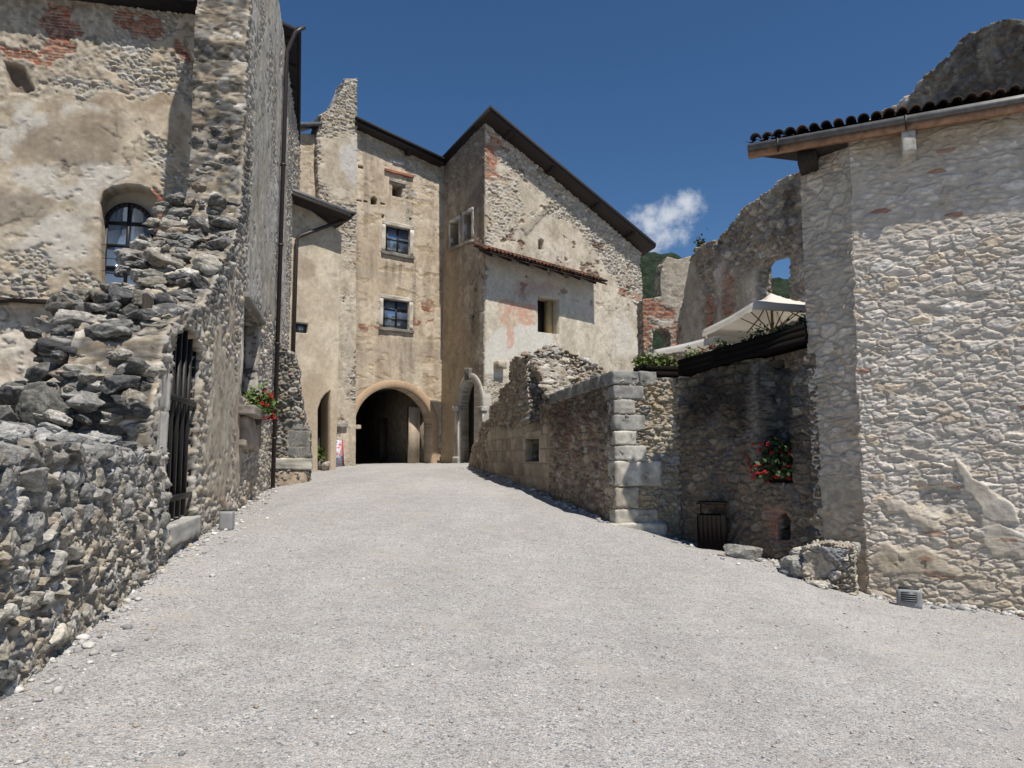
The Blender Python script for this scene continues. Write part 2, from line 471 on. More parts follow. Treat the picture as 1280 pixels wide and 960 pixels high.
def wall(name, P, outline, style, thick, ds, dz, mat, parent, holes=(), edge=None, edge_amp=.0, K=4, back=True, out_w=0.):
    """a solid wall: a finely modelled face, reveals and edges through its thickness, and a back"""
    xs = [p[0] for p in outline]; zs = [p[1] for p in outline]
    ns = int((max(xs) - min(xs)) / ds) + 2; nz = int((max(zs) - min(zs)) / dz) + 2
    gs = np.linspace(min(xs) - ds * .3, max(xs) + ds * .3, ns); gz = np.linspace(min(zs) - dz * .3, max(zs) + dz * .3, nz)
    S, Z = np.meshgrid(gs, gz)
    cs, cz = (S[:-1, :-1] + S[1:, 1:]) / 2, (Z[:-1, :-1] + Z[1:, 1:]) / 2
    keep = mask_poly(outline, cs, cz)
    for h in holes: keep &= ~mask_poly(h, cs, cz)
    idx = np.arange(ns * nz).reshape(nz, ns)
    q = np.stack([idx[:-1, :-1], idx[:-1, 1:], idx[1:, 1:], idx[1:, :-1]], -1)[keep]
    used = np.unique(q); remap = np.full(ns * nz, -1); remap[used] = np.arange(len(used))
    q = remap[q]; s = S.ravel()[used].copy(); z = Z.ravel()[used].copy()
    # boundary edges
    ed = np.concatenate([q[:, [0, 1]], q[:, [1, 2]], q[:, [2, 3]], q[:, [3, 0]]])
    key = np.sort(ed, 1); kk = key[:, 0].astype(np.int64) * len(s) + key[:, 1]
    u, inv, cnt = np.unique(kk, return_inverse=True, return_counts=True)
    bed = ed[cnt[inv] == 1]
    bv = np.unique(bed)
    best, bx, bz = seg_nearest(outline, s[bv], z[bv])
    for h in holes:
        d, hx, hz = seg_nearest(h, s[bv], z[bv]); m = d < best
        best = np.where(m, d, best); bx = np.where(m, hx, bx); bz = np.where(m, hz, bz)
    ok = best < 1.3 * math.hypot(ds, dz)
    s[bv] = np.where(ok, bx, s[bv]); z[bv] = np.where(ok, bz, z[bv])
    disp, col = style(s, z)
    col = np.clip(col, .006, .85)
    # outward direction of the outline at its boundary vertices
    nx = np.zeros(len(s)); nzv = np.zeros(len(s))
    dsx = s[bed[:, 1]] - s[bed[:, 0]]; dzz = z[bed[:, 1]] - z[bed[:, 0]]
    ln = np.hypot(dsx, dzz) + 1e-9
    np.add.at(nx, bed[:, 0], dzz / ln); np.add.at(nx, bed[:, 1], dzz / ln)
    np.add.at(nzv, bed[:, 0], -dsx / ln); np.add.at(nzv, bed[:, 1], -dsx / ln)
    nl = np.hypot(nx, nzv) + 1e-9; nx /= nl; nzv /= nl
    V = [P.W(s, z, disp + out_w)]; C = [col]; Fq = [q]
    base = len(s); loc = np.full(len(s), -1); loc[bv] = np.arange(len(bv)); nb = len(bv)
    prev = np.arange(len(s))[bv]
    arc_s, arc_z = s[bv], z[bv]
    for k in range(1, K + 1):
        w = -thick * k / K
        ws = np.full(nb, w)
        if edge is not None:
            d3, c3 = edge(arc_s, arc_z, ws)
        else:
            d3 = np.zeros(nb); c3 = col[bv]
        d3 = d3 * edge_amp
        V.append(P.W(arc_s + nx[bv] * d3, arc_z + nzv[bv] * d3, ws + out_w)); C.append(np.clip(c3, .006, .85))
        cur = base + (k - 1) * nb + np.arange(nb)
        a, b = loc[bed[:, 0]], loc[bed[:, 1]]
        Fq.append(np.stack([prev[a], cur[a], cur[b], prev[b]], -1)); prev = cur
    V = np.concatenate(V); C = np.concatenate(C); faces = np.concatenate(Fq)
    fl = [tuple(f) for f in faces] if False else faces
    if back:
        loops = [[Vector((p[0], p[1], 0)) for p in outline]] + [[Vector((p[0], p[1], 0)) for p in h] for h in holes]
        flat = [p for l in loops for p in l]
        tris = tessellate_polygon(loops)
        bvx = np.array([P.w(p.x, p.y, -thick + out_w + .001) for p in flat])
        t = np.array([(a, b, c, c) for a, b, c in tris]) + len(V)
        bc = np.tile(np.array(col.mean(0)), (len(flat), 1))
        tv = [list(faces)]
        o = mk(name, np.concatenate([V, bvx]), [tuple(f) for f in faces] + [(a, b, c) for a, b, c, _ in t.tolist()], mat, parent, np.concatenate([C, bc]))
    else:
        o = mk(name, V, faces, mat, parent, C)
    me = o.data
    return o
def edge3(size, seed, pal, mortar=MORTAR):
    def f(s, z, w):
        n1 = vnoise3(s * 2.3, z * 2.3, w * 2.3, seed + 3) - .5; n = vnoise3(s * 7, z * 7, w * 7, seed) - .5
        n4 = vnoise3(s * 19, z * 19, w * 19, seed + 5) - .5
        a, b, c_ = s / size + n1 * .9, z / (size * .62) + n1 * .7 + n * .25, w / size - n1 * .8
        e, r1, r2, r3 = vor3(a, b, c_, seed)
        e2, q1, q2, q3 = vor3(a * 2.1 + 3, b * 1.9, c_ * 2.1, seed + 30)
        sm = vnoise3(s * 1.7, z * 1.7, w * 1.7, seed + 9) > .52
        e = np.where(sm, e2 * .6, e); r1 = np.where(sm, q1 * .7, r1); r2 = np.where(sm, q2, r2); r3 = np.where(sm, q3, r3)
        mm = sstep(.03, .12, e + n4 * .12)
        c = pick(pal, r2) * (.65 + .6 * r3 + .7 * n + .9 * n4)[..., None]
        return mm * (.15 + .85 * r1) + n * .8 + n4 * .7 - .45, lerp(np.array(mortar) * (.6 + .5 * n1 + .5), c, mm) if False else lerp(np.array(mortar)[None] * (.8 + .8 * n1 + .5 * n4)[..., None], c, mm)
    return f
# rocks
def ico(sub=2):
    t = (1 + 5 ** .5) / 2
    v = [(-1, t, 0), (1, t, 0), (-1, -t, 0), (1, -t, 0), (0, -1, t), (0, 1, t), (0, -1, -t), (0, 1, -t), (t, 0, -1), (t, 0, 1), (-t, 0, -1), (-t, 0, 1)]
    v = [np.array(p) / np.linalg.norm(p) for p in v]
    f = [(0, 11, 5), (0, 5, 1), (0, 1, 7), (0, 7, 10), (0, 10, 11), (1, 5, 9), (5, 11, 4), (11, 10, 2), (10, 7, 6), (7, 1, 8), (3, 9, 4), (3, 4, 2), (3, 2, 6), (3, 6, 8), (3, 8, 9), (4, 9, 5), (2, 4, 11), (6, 2, 10), (8, 6, 7), (9, 8, 1)]
    for _ in range(sub):
        cache = {}; nf = []
        def mid(a, b):
            k = (min(a, b), max(a, b))
            if k not in cache:
                p = v[a] + v[b]; v.append(p / np.linalg.norm(p)); cache[k] = len(v) - 1
            return cache[k]
        for a, b, c in f:
            x, y, zz = mid(a, b), mid(b, c), mid(c, a); nf += [(a, x, zz), (b, y, x), (c, zz, y), (x, y, zz)]
        f = nf
    return np.array(v), f
ICO = {k: ico(k) for k in (0, 1, 2, 3, 4)}
def rock(c, size, seed, pal=P_GREY, sub=3, blocky=3.0, rough=.22, rot=None, light=.25):
    rnd = random.Random(seed); v, f = ICO[sub]; v = v.copy()
    nrm = (np.abs(v) ** blocky).sum(1) ** (1 / blocky); v = v / nrm[:, None]
    o = rnd.uniform(0, 50)
    n = vnoise3(v[:, 0] * 1.6 + o, v[:, 1] * 1.6, v[:, 2] * 1.6, seed) - .5
    n2 = vnoise3(v[:, 0] * 4.5 + o, v[:, 1] * 4.5, v[:, 2] * 4.5, seed + 1) - .5
    n3 = vnoise3(v[:, 0] * 11 + o, v[:, 1] * 11, v[:, 2] * 11, seed + 2) - .5
    # flat fracture faces
    for _ in range(13):
        d = np.array([rnd.gauss(0, 1) for _ in range(3)]); d /= np.linalg.norm(d); k = rnd.uniform(.55, .85)
        t = v @ d; v = v - np.clip(t - k, 0, None)[:, None] * d * .85
    v = v * (1 + rough * (n * 1.2 + n2 * .9 + n3 * .55))[:, None]
    v = v * np.array(size) * .5
    rz = rnd.uniform(0, 6.28) if rot is None else rot
    tx, ty = rnd.uniform(-.25, .25), rnd.uniform(-.25, .25)
    def rm(a, i, j):
        m = np.eye(3); m[i, i] = m[j, j] = math.cos(a); m[i, j] = -math.sin(a); m[j, i] = math.sin(a); return m
    v = v @ (rm(rz, 0, 1) @ rm(tx, 1, 2) @ rm(ty, 0, 2)).T + np.array(c)
    col = np.array(pal[rnd.randrange(len(pal))]) * rnd.uniform(.8, 1.25)
    cc = np.tile(col, (len(v), 1)) * (1 + .9 * n2 + .6 * n3)[:, None]
    pl = sstep(.18, .34, n + n2 * .4)
    cc = lerp(cc, np.array((.40, .385, .36)), pl * light * 2)
    return v, f, cc

# ------------------------------------------------------------------ plan of the courtyard (metres; x right, y away)
def gp(u, v, d): return (at(u, v, d)[0], d, at(u, v, d)[2])
def on(u, d): return u_x(u, d)
def u_x(u, d, v=575): return float(at(u, v, d)[0])
L0 = (u_x(0, 5.13, 865), 5.13)
Ldir = np.array([-.2226, 1.0])
def Lp(d): return (L0[0] + Ldir[0] * (d - L0[1]), d)
K0 = (u_x(770, 15.0), 15.0)
KF = (u_x(589, 29.2), 29.2)
M0 = (u_x(849, 15.25), 15.25)
Q0 = (u_x(1086, 12.0, 700), 12.0)
N0 = (Q0[0] - .56 * .93, Q0[1] + .83 * .93)
TC = (u_x(605, 32.2), 32.2)
PL = Plane(Lp(2.0), Lp(33.0))
PF = Plane(Lp(17.3), (Lp(17.3)[0] - 1.0, 17.3 - .2226))
PTR = Plane(TC, (TC[0] + 1.355, TC[1] + 1.0))
PTL = Plane(TC, (TC[0] - .738, TC[1] + 1.0))
tl_len = PTL.px(553, 400)[0]
CR = PTL.w(tl_len, 0)[:2]
PC = Plane(CR, (CR[0] - 1.355, CR[1] - 1.0))
BL = (u_x(352, 27.6), 27.6)
PB = Plane(BL, (BL[0] + 1.355, BL[1] + 1.0))
PR1 = Plane(K0, KF)
PR2 = Plane(K0, M0)
PR3 = Plane(M0, N0)
PW = Plane(Q0, (Q0[0] + 2.03, Q0[1] - 1.0))
PW2 = Plane(Q0, N0)
PV = Plane((-.28 * 9.5 + 11.34, 9.5), (-.28 * 24 + 11.34, 24))
PU = Plane((u_x(803, 23.6), 23.6), (u_x(903, 23.9), 23.9))

gpts = [gp(0, 865, 5.13), gp(200, 697, 9.7), gp(270, 655, 13.6), gp(335, 612, 22.0), gp(388, 602, 22.3), gp(440, 582, 32.2), gp(553, 579, 35.2), gp(600, 579, 32.2),
        gp(590, 586, 29.0), gp(680, 617, 19.8), gp(767, 654, 15.0), gp(849, 676, 15.1), gp(905, 690, 14.2), gp(975, 703, 13.0), gp(1088, 748, 11.9),
        gp(1280, 770, 10.9), (0, 3.9, -.04), (2.9, 4.4, -.3), (-2.9, 3.9, 0.0), (0, 0, 0), (0, -6, -.1), (-4, -3, .1), (6, -2, -.6), (8, 8, -.75), gp(640, 700, 11.3)]
GP = np.array(gpts)
def tps(r2): return np.where(r2 > 1e-12, r2 * np.log(np.maximum(r2, 1e-12)), 0)
_d2 = ((GP[:, None, :2] - GP[None, :, :2]) ** 2).sum(-1)
_n = len(GP); _A = np.zeros((_n + 3, _n + 3)); _A[:_n, :_n] = tps(_d2) + np.eye(_n) * 1.5
_A[:_n, _n] = 1; _A[:_n, _n + 1:] = GP[:, :2]; _A[_n, :_n] = 1; _A[_n + 1:, :_n] = GP[:, :2].T
_W = np.linalg.solve(_A, np.concatenate([GP[:, 2], [0, 0, 0]]))
def GZ(x, y):
    x = np.asarray(x, float); y = np.asarray(y, float)
    z = _W[_n] + _W[_n + 1] * x + _W[_n + 2] * y
    for i in range(_n): z = z + _W[i] * tps((x - GP[i, 0]) ** 2 + (y - GP[i, 1]) ** 2)
    f = sstep(21, 34, np.hypot(x, y - 16))
    z = np.where(f > .999, 0, z) * (1 - f) + f * (-.5)
    return np.clip(z, -1.5, 2.2)
def gz(x, y): return float(GZ(x, y))
def gl(P, s, w=0):
    q = P.w(s, 0, w); return gz(q[0], q[1])

# ------------------------------------------------------------------ ground
def build_ground():
    ys = np.concatenate([[-3000, -600, -150, -50, -20, -8], np.arange(-5, 2, .5), np.arange(2, 7, .055), np.arange(7, 14, .09), np.arange(14, 38, .2), [39, 42, 48, 60, 100, 200, 600, 3000]])
    xs = np.concatenate([[-3000, -600, -150, -60, -30, -20], np.arange(-14, -7, .3), np.arange(-7, 9, .07), np.arange(9, 14, .4), [16, 20, 30, 60, 150, 600, 3000]])
    X, Y = np.meshgrid(xs, ys)
    Z = GZ(X, Y)
    near = sstep(60, 30, np.hypot(X, Y - 15))
    Z = Z + near * ((fbm(X * .7, Y * .7, 3, 4) - .5) * .06 + (fbm(X * 3.5, Y * 3.5, 5, 3) - .5) * .028 + (fbm(X * 14, Y * 14, 6, 2) - .5) * .012)
    nx = len(xs); idx = np.arange(X.size).reshape(X.shape)
    q = np.stack([idx[:-1, :-1], idx[:-1, 1:], idx[1:, 1:], idx[1:, :-1]], -1).reshape(-1, 4)
    m, n, l, b = mat_new('pale gravel')
    g = n.new('ShaderNodeNewGeometry')
    def noise(sc, det=5, ro=.6):
        k = n.new('ShaderNodeTexNoise'); k.inputs['Scale'].default_value = sc; k.inputs['Detail'].default_value = det; k.inputs['Roughness'].default_value = ro
        l.new(g.outputs['Position'], k.inputs['Vector']); return k.outputs['Fac']
    def voro(sc):
        k = n.new('ShaderNodeTexVoronoi'); k.inputs['Scale'].default_value = sc
        l.new(g.outputs['Position'], k.inputs['Vector']); return k
    v1 = voro(58); v2 = voro(130)
    r1 = n.new('ShaderNodeValToRGB')
    sep = n.new('ShaderNodeSeparateColor'); l.new(v1.outputs['Color'], sep.inputs[0])
    l.new(sep.outputs[0], r1.inputs['Fac'])
    cr = r1.color_ramp; cr.interpolation = 'LINEAR'
    stops = [(0, (.15, .15, .157)), (.07, (.25, .25, .254)), (.25, (.335, .33, .325)), (.6, (.385, .378, .37)), (.85, (.435, .43, .42)), (.95, (.36, .305, .26)), (1, (.55, .545, .535))]
    cr.elements[0].position = 0; cr.elements[0].color = (*stops[0][1], 1); cr.elements[1].position = 1; cr.elements[1].color = (*stops[-1][1], 1)
    for p, c in stops[1:-1]:
        e = cr.elements.new(p); e.color = (*c, 1)
    def mix(a, bb, fac, mode='MIX'):
        k = n.new('ShaderNodeMix'); k.data_type = 'RGBA'; k.blend_type = mode
        for sock, val in (('A', a), ('B', bb), ('Factor', fac)):
            if isinstance(val, (int, float)): k.inputs[sock].default_value = val
            elif isinstance(val, tuple): k.inputs[sock].default_value = (*val, 1)
            else: l.new(val, k.inputs[sock])
        return k.outputs['Result']
    sep2 = n.new('ShaderNodeSeparateColor'); l.new(v2.outputs['Color'], sep2.inputs[0])
    def ramp(fac, a, bb, lo=0, hi=1):
        k = n.new('ShaderNodeMapRange'); k.interpolation_type = 'SMOOTHSTEP'
        k.inputs['From Min'].default_value = a; k.inputs['From Max'].default_value = bb
        k.inputs['To Min'].default_value = lo; k.inputs['To Max'].default_value = hi
        l.new(fac, k.inputs['Value']); return k.outputs[0]
    fine = ramp(sep2.outputs[1], 0, 1, .62, 1.36)
    c = mix(r1.outputs['Color'], fine, .75, 'MULTIPLY')
    dust = ramp(noise(.9, 6, .62), .50, .70, 0, .5)          # trodden sandy dust between the gravel
    c = mix(c, (.40, .372, .33), dust)
    big = ramp(noise(.32, 4), .35, .65, .90, .99)
    mp = n.new('ShaderNodeMapping'); mp.inputs['Scale'].default_value = (1.0, .16, 1); mp.inputs['Rotation'].default_value = (0, 0, .12)
    l.new(g.outputs['Position'], mp.inputs['Vector']); ln = n.new('ShaderNodeTexNoise'); ln.inputs['Scale'].default_value = .9; ln.inputs['Detail'].default_value = 5; l.new(mp.outputs[0], ln.inputs['Vector'])
    c = mix(c, ramp(ln.outputs['Fac'], .35, .65, .95, 1.04), 1.0, 'MULTIPLY')     # compacted lanes where people walk
    mot = ramp(noise(3.2, 4, .7), .35, .65, .94, 1.05)
    c = mix(c, big, 1.0, 'MULTIPLY'); c = mix(c, mot, 1.0, 'MULTIPLY')
    l.new(c, b.inputs['Base Color'])
    b.inputs['Roughness'].default_value = .97; b.inputs['Specular IOR Level'].default_value = .15
    bp = n.new('ShaderNodeBump'); bp.invert = True; bp.inputs['Strength'].default_value = .9; bp.inputs['Distance'].default_value = .009
    l.new(v1.outputs['Distance'], bp.inputs['Height'])
    bp2 = n.new('ShaderNodeBump'); bp2.inputs['Strength'].default_value = .6; bp2.inputs['Distance'].default_value = .01
    l.new(noise(60, 4, .7), bp2.inputs['Height']); l.new(bp.outputs[0], bp2.inputs['Normal']); l.new(bp2.outputs[0], b.inputs['Normal'])
    o = mk('ground', np.stack([X, Y, Z], -1).reshape(-1, 3), q, m, smooth=True)
    o['kind'] = 'structure'
build_ground()

# distant wooded mountain
def build_hill():
    xs = np.linspace(-1200, 1500, 420); ys = np.linspace(380, 900, 90)
    X, Y = np.meshgrid(xs, ys)
    t = sstep(380, 720, Y)
    ridge = 196 + 14 * np.sin(X / 120 + 1) - np.clip((X - 130) * .13, 0, 120) + 16 * (fbm(X / 60, Y / 60, 2, 4) - .5)
    Z = t * ridge + (fbm(X / 14, Y / 14, 4, 4) - .5) * 13 - 6
    idx = np.arange(X.size).reshape(X.shape)
    q = np.stack([idx[:-1, :-1], idx[:-1, 1:], idx[1:, 1:], idx[1:, :-1]], -1).reshape(-1, 4)
    m, n, l, b = mat_new('wooded slope')
    g = n.new('ShaderNodeNewGeometry'); k = n.new('ShaderNodeTexNoise'); k.inputs['Scale'].default_value = .12; k.inputs['Detail'].default_value = 8; k.inputs['Roughness'].default_value = .7
    l.new(g.outputs['Position'], k.inputs['Vector'])
    r = n.new('ShaderNodeValToRGB'); r.color_ramp.elements[0].position = .35; r.color_ramp.elements[0].color = (.008, .017, .010, 1)
    r.color_ramp.elements[1].position = .68; r.color_ramp.elements[1].color = (.045, .062, .038, 1)
    l.new(k.outputs['Fac'], r.inputs['Fac']); l.new(r.outputs[0], b.inputs['Base Color']); b.inputs['Roughness'].default_value = 1
    b.inputs['Specular IOR Level'].default_value = .1
    bp = n.new('ShaderNodeBump'); bp.inputs['Distance'].default_value = 6; l.new(k.outputs['Fac'], bp.inputs['Height']); l.new(bp.outputs[0], b.inputs['Normal'])
    o = mk('hill', np.stack([X, Y, Z], -1).reshape(-1, 3), q, m, smooth=True)
    o['kind'] = 'structure'
build_hill()

# ------------------------------------------------------------------ shared building parts
def window(P, parent, u0, v0, u1, v1, inset=.22, fw=.07, nx=2, nz=2, name='window', arch=0, bar=.035):
    (s0, z1), (s1, z0) = P.px(u0, v0, -inset), P.px(u1, v1, -inset)
    if s0 > s1: s0, s1 = s1, s0
    f = MB(); w0, w1 = -inset - .06, -inset
    sp = arch
    for a, b_, c, d in ((s0, s0 + fw, z0, z1 - sp), (s1 - fw, s1, z0, z1 - sp), (s0 + fw, s1 - fw, z0, z0 + fw)): f.pbox(P, a, b_, c, d, w0, w1)
    if not arch: f.pbox(P, s0 + fw, s1 - fw, z1 - fw, z1, w0, w1)
    else:
        cs = (s0 + s1) / 2; ro = (s1 - s0) / 2; N = 14
        for i in range(N):
            a0, a1 = math.pi * i / N, math.pi * (i + 1) / N
            def e(a, r): return cs + r * math.cos(a), z1 - sp + sp * (r / ro) * math.sin(a)
            q = [e(a0, ro), e(a1, ro), e(a1, ro - fw), e(a0, ro - fw)]
            f.hexa([P.w(*p, w1) for p in q] + [P.w(*p, w0) for p in q])
    for i in range(1, nx):
        sx = s0 + (s1 - s0) * i / nx; f.pbox(P, sx - bar, sx + bar, z0 + fw, z1 - (fw if not arch else .01), w0 + .01, w1 + .004)
    for j in range(1, nz):
        zz = z0 + (z1 - z0) * j / nz; f.pbox(P, s0 + fw, s1 - fw, zz - bar, zz + bar, w0 + .012, w1 + .002)
    fr = f.build(name, M_FRAME, parent)
    g = MB()
    if not arch: g.pbox(P, s0 + .02, s1 - .02, z0 + .02, z1 - .02, w0 + .018, w0 + .03)
    else:
        pts = [(s0 + .02, z0 + .02), (s1 - .02, z0 + .02)] + [(cs + (ro - .02) * math.cos(math.pi * i / 14), z1 - sp + (sp - .02) * math.sin(math.pi * i / 14)) for i in range(15)]
        n = len(pts); g.add([P.w(*p, w0 + .03) for p in pts] + [P.w(*p, w0 + .018) for p in pts], [tuple(range(n)), tuple(range(2 * n - 1, n - 1, -1))] + [(i, (i + 1) % n, n + (i + 1) % n, n + i) for i in range(n)])
    g.build('pane', M_GLASS, fr)
    return fr
def rough_block(P, s0, s1, z0, z1, w0, w1, seed, col, amp=.008, n=7):
    """a dressed block with worn faces: a subdivided box, edges rounded and faces uneven"""
    v = []; f = []; key = {}
    def vid(i, j, k):
        if (i, j, k) not in key:
            key[(i, j, k)] = len(v); v.append((i / n, j / n, k / n))
        return key[(i, j, k)]
    for a in range(n):
        for b in range(n):
            for fix in (0, n):
                o = [(0, 0), (1, 0), (1, 1), (0, 1)]
                q = [vid(fix, a + x, b + y) for x, y in o]; f.append(q if fix else q[::-1])
                q = [vid(a + x, fix, b + y) for x, y in o]; f.append(q[::-1] if fix else q)
                q = [vid(a + x, b + y, fix) for x, y in o]; f.append(q if fix else q[::-1])
    v = np.array(v); c = v * 2 - 1
    L = np.array([s1 - s0, w1 - w0, z1 - z0]); rad = min(L) * .10
    half = L / 2; pp = c * half; core = np.clip(pp, -(half - rad), half - rad); dlt = pp - core
    dn = np.linalg.norm(dlt, axis=1); k = np.where(dn > 1e-9, np.minimum(1, rad / np.maximum(dn, 1e-9)), 1)
    pp = core + dlt * k[:, None]
    x = pp + np.array([s0 + s1, w0 + w1, z0 + z1]) / 2
    nn = vnoise3(x[:, 0] * 5, x[:, 1] * 5, x[:, 2] * 5, seed) - .5; n2 = vnoise3(x[:, 0] * 17, x[:, 1] * 17, x[:, 2] * 17, seed + 1) - .5
    x = x + (c / np.linalg.norm(c, axis=1)[:, None]) * (nn * amp * 3 + n2 * amp * 1.5)[:, None]
    w = np.array([P.w(a, z, ww) for a, ww, z in x])
    cc = np.array(col)[None] * (1 + .9 * nn + .6 * n2)[:, None]
    return w, f, cc
def surround(P, parent, u0, v0, u1, v1, w, seed, col=(.46, .43, .37), proud=.05, deep=.2, sill=True):
    """stone frame of four blocks round an opening"""
    (s0, z1), (s1, z0) = P.px(u0, v0), P.px(u1, v1)
    if s0 > s1: s0, s1 = s1, s0
    MB().add(*rough_block(P, s0 - w, s0, z0, z1, -deep, proud, seed, col)).build('window_jamb', M_BLOCK, parent)
    MB().add(*rough_block(P, s1, s1 + w, z0, z1, -deep, proud, seed + 1, col)).build('window_jamb', M_BLOCK, parent)
    o = MB().add(*rough_block(P, s0 - w, s1 + w, z1, z1 + w, -deep, proud + .01, seed + 2, col)).build('lintel', M_BLOCK, parent)
    if sill:
        MB().add(*rough_block(P, s0 - w * 1.15, s1 + w * 1.15, z0 - w * .8, z0, -deep, proud + .09, seed + 3, np.array(col) * .45)).build('sill', M_BLOCK, parent)
    return o
def slab(name, corners, thick, mat, parent):
    c = [np.array(p, float) for p in corners]
    return MB().hexa([p - np.array((0, 0, thick)) for p in c] + c).build(name, mat, parent)
def arch_px(uL, uR, vspr, vtop, vbase, n=36):
    cu, r = (uL + uR) / 2, (uR - uL) / 2
    return [(uR, vbase), (uR, vspr)] + [(cu + r * math.cos(math.pi * i / n), vspr + (vtop - vspr) * math.sin(math.pi * i / n)) for i in range(1, n)] + [(uL, vspr), (uL, vbase)]
def band(P, inner, width, w0, w1, seed, col, mat, parent, name, n=9, gap=.006, var=.07):
    """voussoirs along a polyline (s,z), width outwards"""
    pts = np.array(inner); seg = np.hypot(*np.diff(pts, axis=0).T); cum = np.concatenate([[0], np.cumsum(seg)])
    def pos(t):
        i = min(np.searchsorted(cum, t, 'right') - 1, len(seg) - 1); k = (t - cum[i]) / seg[i]; return pts[i] * (1 - k) + pts[i + 1] * k
    def nor(t):
        d = pos(min(t + .22, cum[-1])) - pos(max(t - .22, 0)); d /= np.linalg.norm(d); q = np.array([d[1], -d[0]])
        c = pts.mean(0); return q if np.dot(q, pos(t) - c) > 0 else -q
    rnd = random.Random(seed); T = np.linspace(0, cum[-1], n * 8 + 1); V = []; C = []; Fq = []
    colr = [np.array(col) * rnd.uniform(1 - var, 1 + var) for _ in range(n + 1)]; pr = [rnd.uniform(-.004, .004) for _ in range(n + 1)]
    prof = [(0, w0), (0, w1 - .012), (.012, w1), (width * .5, w1 + .004), (width - .012, w1), (width, w1 - .012), (width, w0)]
    for k, t in enumerate(T):
        p, q = pos(t), nor(t); jt = .006 if k % 8 == 0 and gap > .003 else 0
        for a, w in prof:
            x = p + q * a; V.append(P.w(x[0], x[1], w + (pr[k // 8] - jt if w > w0 else 0))); C.append(colr[k // 8] * (1 - 30 * jt))
    m_ = len(prof)
    for k in range(len(T) - 1):
        for a in range(m_ - 1): Fq.append((k * m_ + a, k * m_ + a + 1, (k + 1) * m_ + a + 1, (k + 1) * m_ + a))
    return mk(name, V, Fq, mat, parent, np.array(C))
def tiles(name, a, b, up, n, r, mat, parent, rows=1, cut=None, cols=((.16, .075, .05), (.11, .06, .045), (.20, .10, .06), (.07, .05, .045))):
    """barrel roof tiles: cover tiles with curved ends over a deck, eave running from a to b"""
    a = np.array(a, float); b = np.array(b, float); up = np.array(up, float); ax = (b - a) / np.linalg.norm(b - a)
    L = np.linalg.norm(up); ud = up / L; nrm = np.cross(ax, ud); nrm = nrm if nrm[2] > 0 else -nrm
    o = MB(); rnd = random.Random(5)
    up0 = up
    for i in range(n):
        c = a + (b - a) * ((i + .5) / n)
        up = up0 * (cut((i + .5) / n) if cut else 1)
        for k in range(rows):
            st = c + up * (k / rows) + nrm * (.02 + .015 * rnd.random()) - ud * (.05 * rnd.random() if k == 0 else .03); en = c + up * ((k + 1) / rows) + nrm * .005
            col = cols[rnd.randrange(len(cols))]; rr = r * rnd.uniform(.93, 1.07)
            vv = []; N = 7
            for p, q in ((st, rr), (en, rr * .86)):
                for th in (q, q - .018):
                    for j in range(N + 1):
                        t = math.pi * j / N; vv.append(p + ax * th * math.cos(t) + nrm * th * math.sin(t))
            M_ = N + 1; ff = []
            for j in range(N):
                ff += [(j, j + 1, 2 * M_ + j + 1, 2 * M_ + j), (M_ + j, 3 * M_ + j, 3 * M_ + j + 1, M_ + j + 1), (j, M_ + j, M_ + j + 1, j + 1)]
            o.add(vv, ff, col)
        # pan tile between
        p0 = a + (b - a) * (i / n); vv = []; N = 5
        for p in (p0 - ud * .03, p0 + up):
            for j in range(N + 1):
                t = math.pi + math.pi * j / N; vv.append(p + ax * r * 1.0 * math.cos(t) + nrm * (r * .55 * math.sin(t) + .03))
        o.add(vv, [(j, j + 1, N + 2 + j, N + 1 + j) for j in range(N)], cols[rnd.randrange(len(cols))])
    return o.build(name, mat, parent)
M_TILE = masonry('barrel roof tiles', 30, .6, 1.3, 60, .004)
def leaves(mb, c, rad, n, size, rnd, flat=1.0):
    for _ in range(n):
        p = np.array([rnd.gauss(0, .5) * rad[0], rnd.gauss(0, .5) * rad[1], abs(rnd.gauss(0, .5)) * rad[2]]) + np.array(c)
        a = np.array([rnd.gauss(0, 1), rnd.gauss(0, 1), rnd.gauss(0, 1) * .7]); a /= np.linalg.norm(a)
        b = np.cross(a, [rnd.gauss(0, 1), rnd.gauss(0, 1), rnd.gauss(0, 1)]); b /= np.linalg.norm(b)
        s = size * rnd.uniform(.6, 1.3); nrm = np.cross(a, b) * s * .18
        mb.add([p, p + a * s * .5 + b * s * .38 + nrm, p + a * s, p + a * s * .5 - b * s * .38 + nrm], [(0, 1, 2), (0, 2, 3)])
def blooms(parent, c, rad, n, size, rnd, mat=None):
    for _ in range(n):
        p = np.array(c) + np.array([rnd.uniform(-1, 1) * rad[0], rnd.uniform(-1, 1) * rad[1], rnd.uniform(-.5, 1) * rad[2]]); mb = MB()
        for k in range(10):
            q = p + np.array([rnd.gauss(0, 1), rnd.gauss(0, 1), rnd.gauss(0, 1)]) * size * .27
            v, f = ICO[0]; mb.add(v * size * .28 * np.array([1, 1, .6]) + q, f)
        mb.build('flower', mat or M_RED, parent)

def backs(P, parent, polys, w, mat=None, name='niche_back', col=(.10, .085, .07)):
    for p in polys:
        c = np.mean(np.array(p), axis=0); q = [tuple(c + (np.array(k) - c) * (1 + .03 / max(.1, np.hypot(*(np.array(k) - c))))) for k in p]; n = len(q)
        MB().add([P.w(*k, w) for k in q] + [P.w(*k, w - .05) for k in q], [tuple(range(n)), tuple(range(2 * n - 1, n - 1, -1))] + [(i, (i + 1) % n, n + (i + 1) % n, n + i) for i in range(n)], col).build(name, mat or M_WALL, parent)
def clean(pts): return [(float(a), float(b)) for a, b in pts]

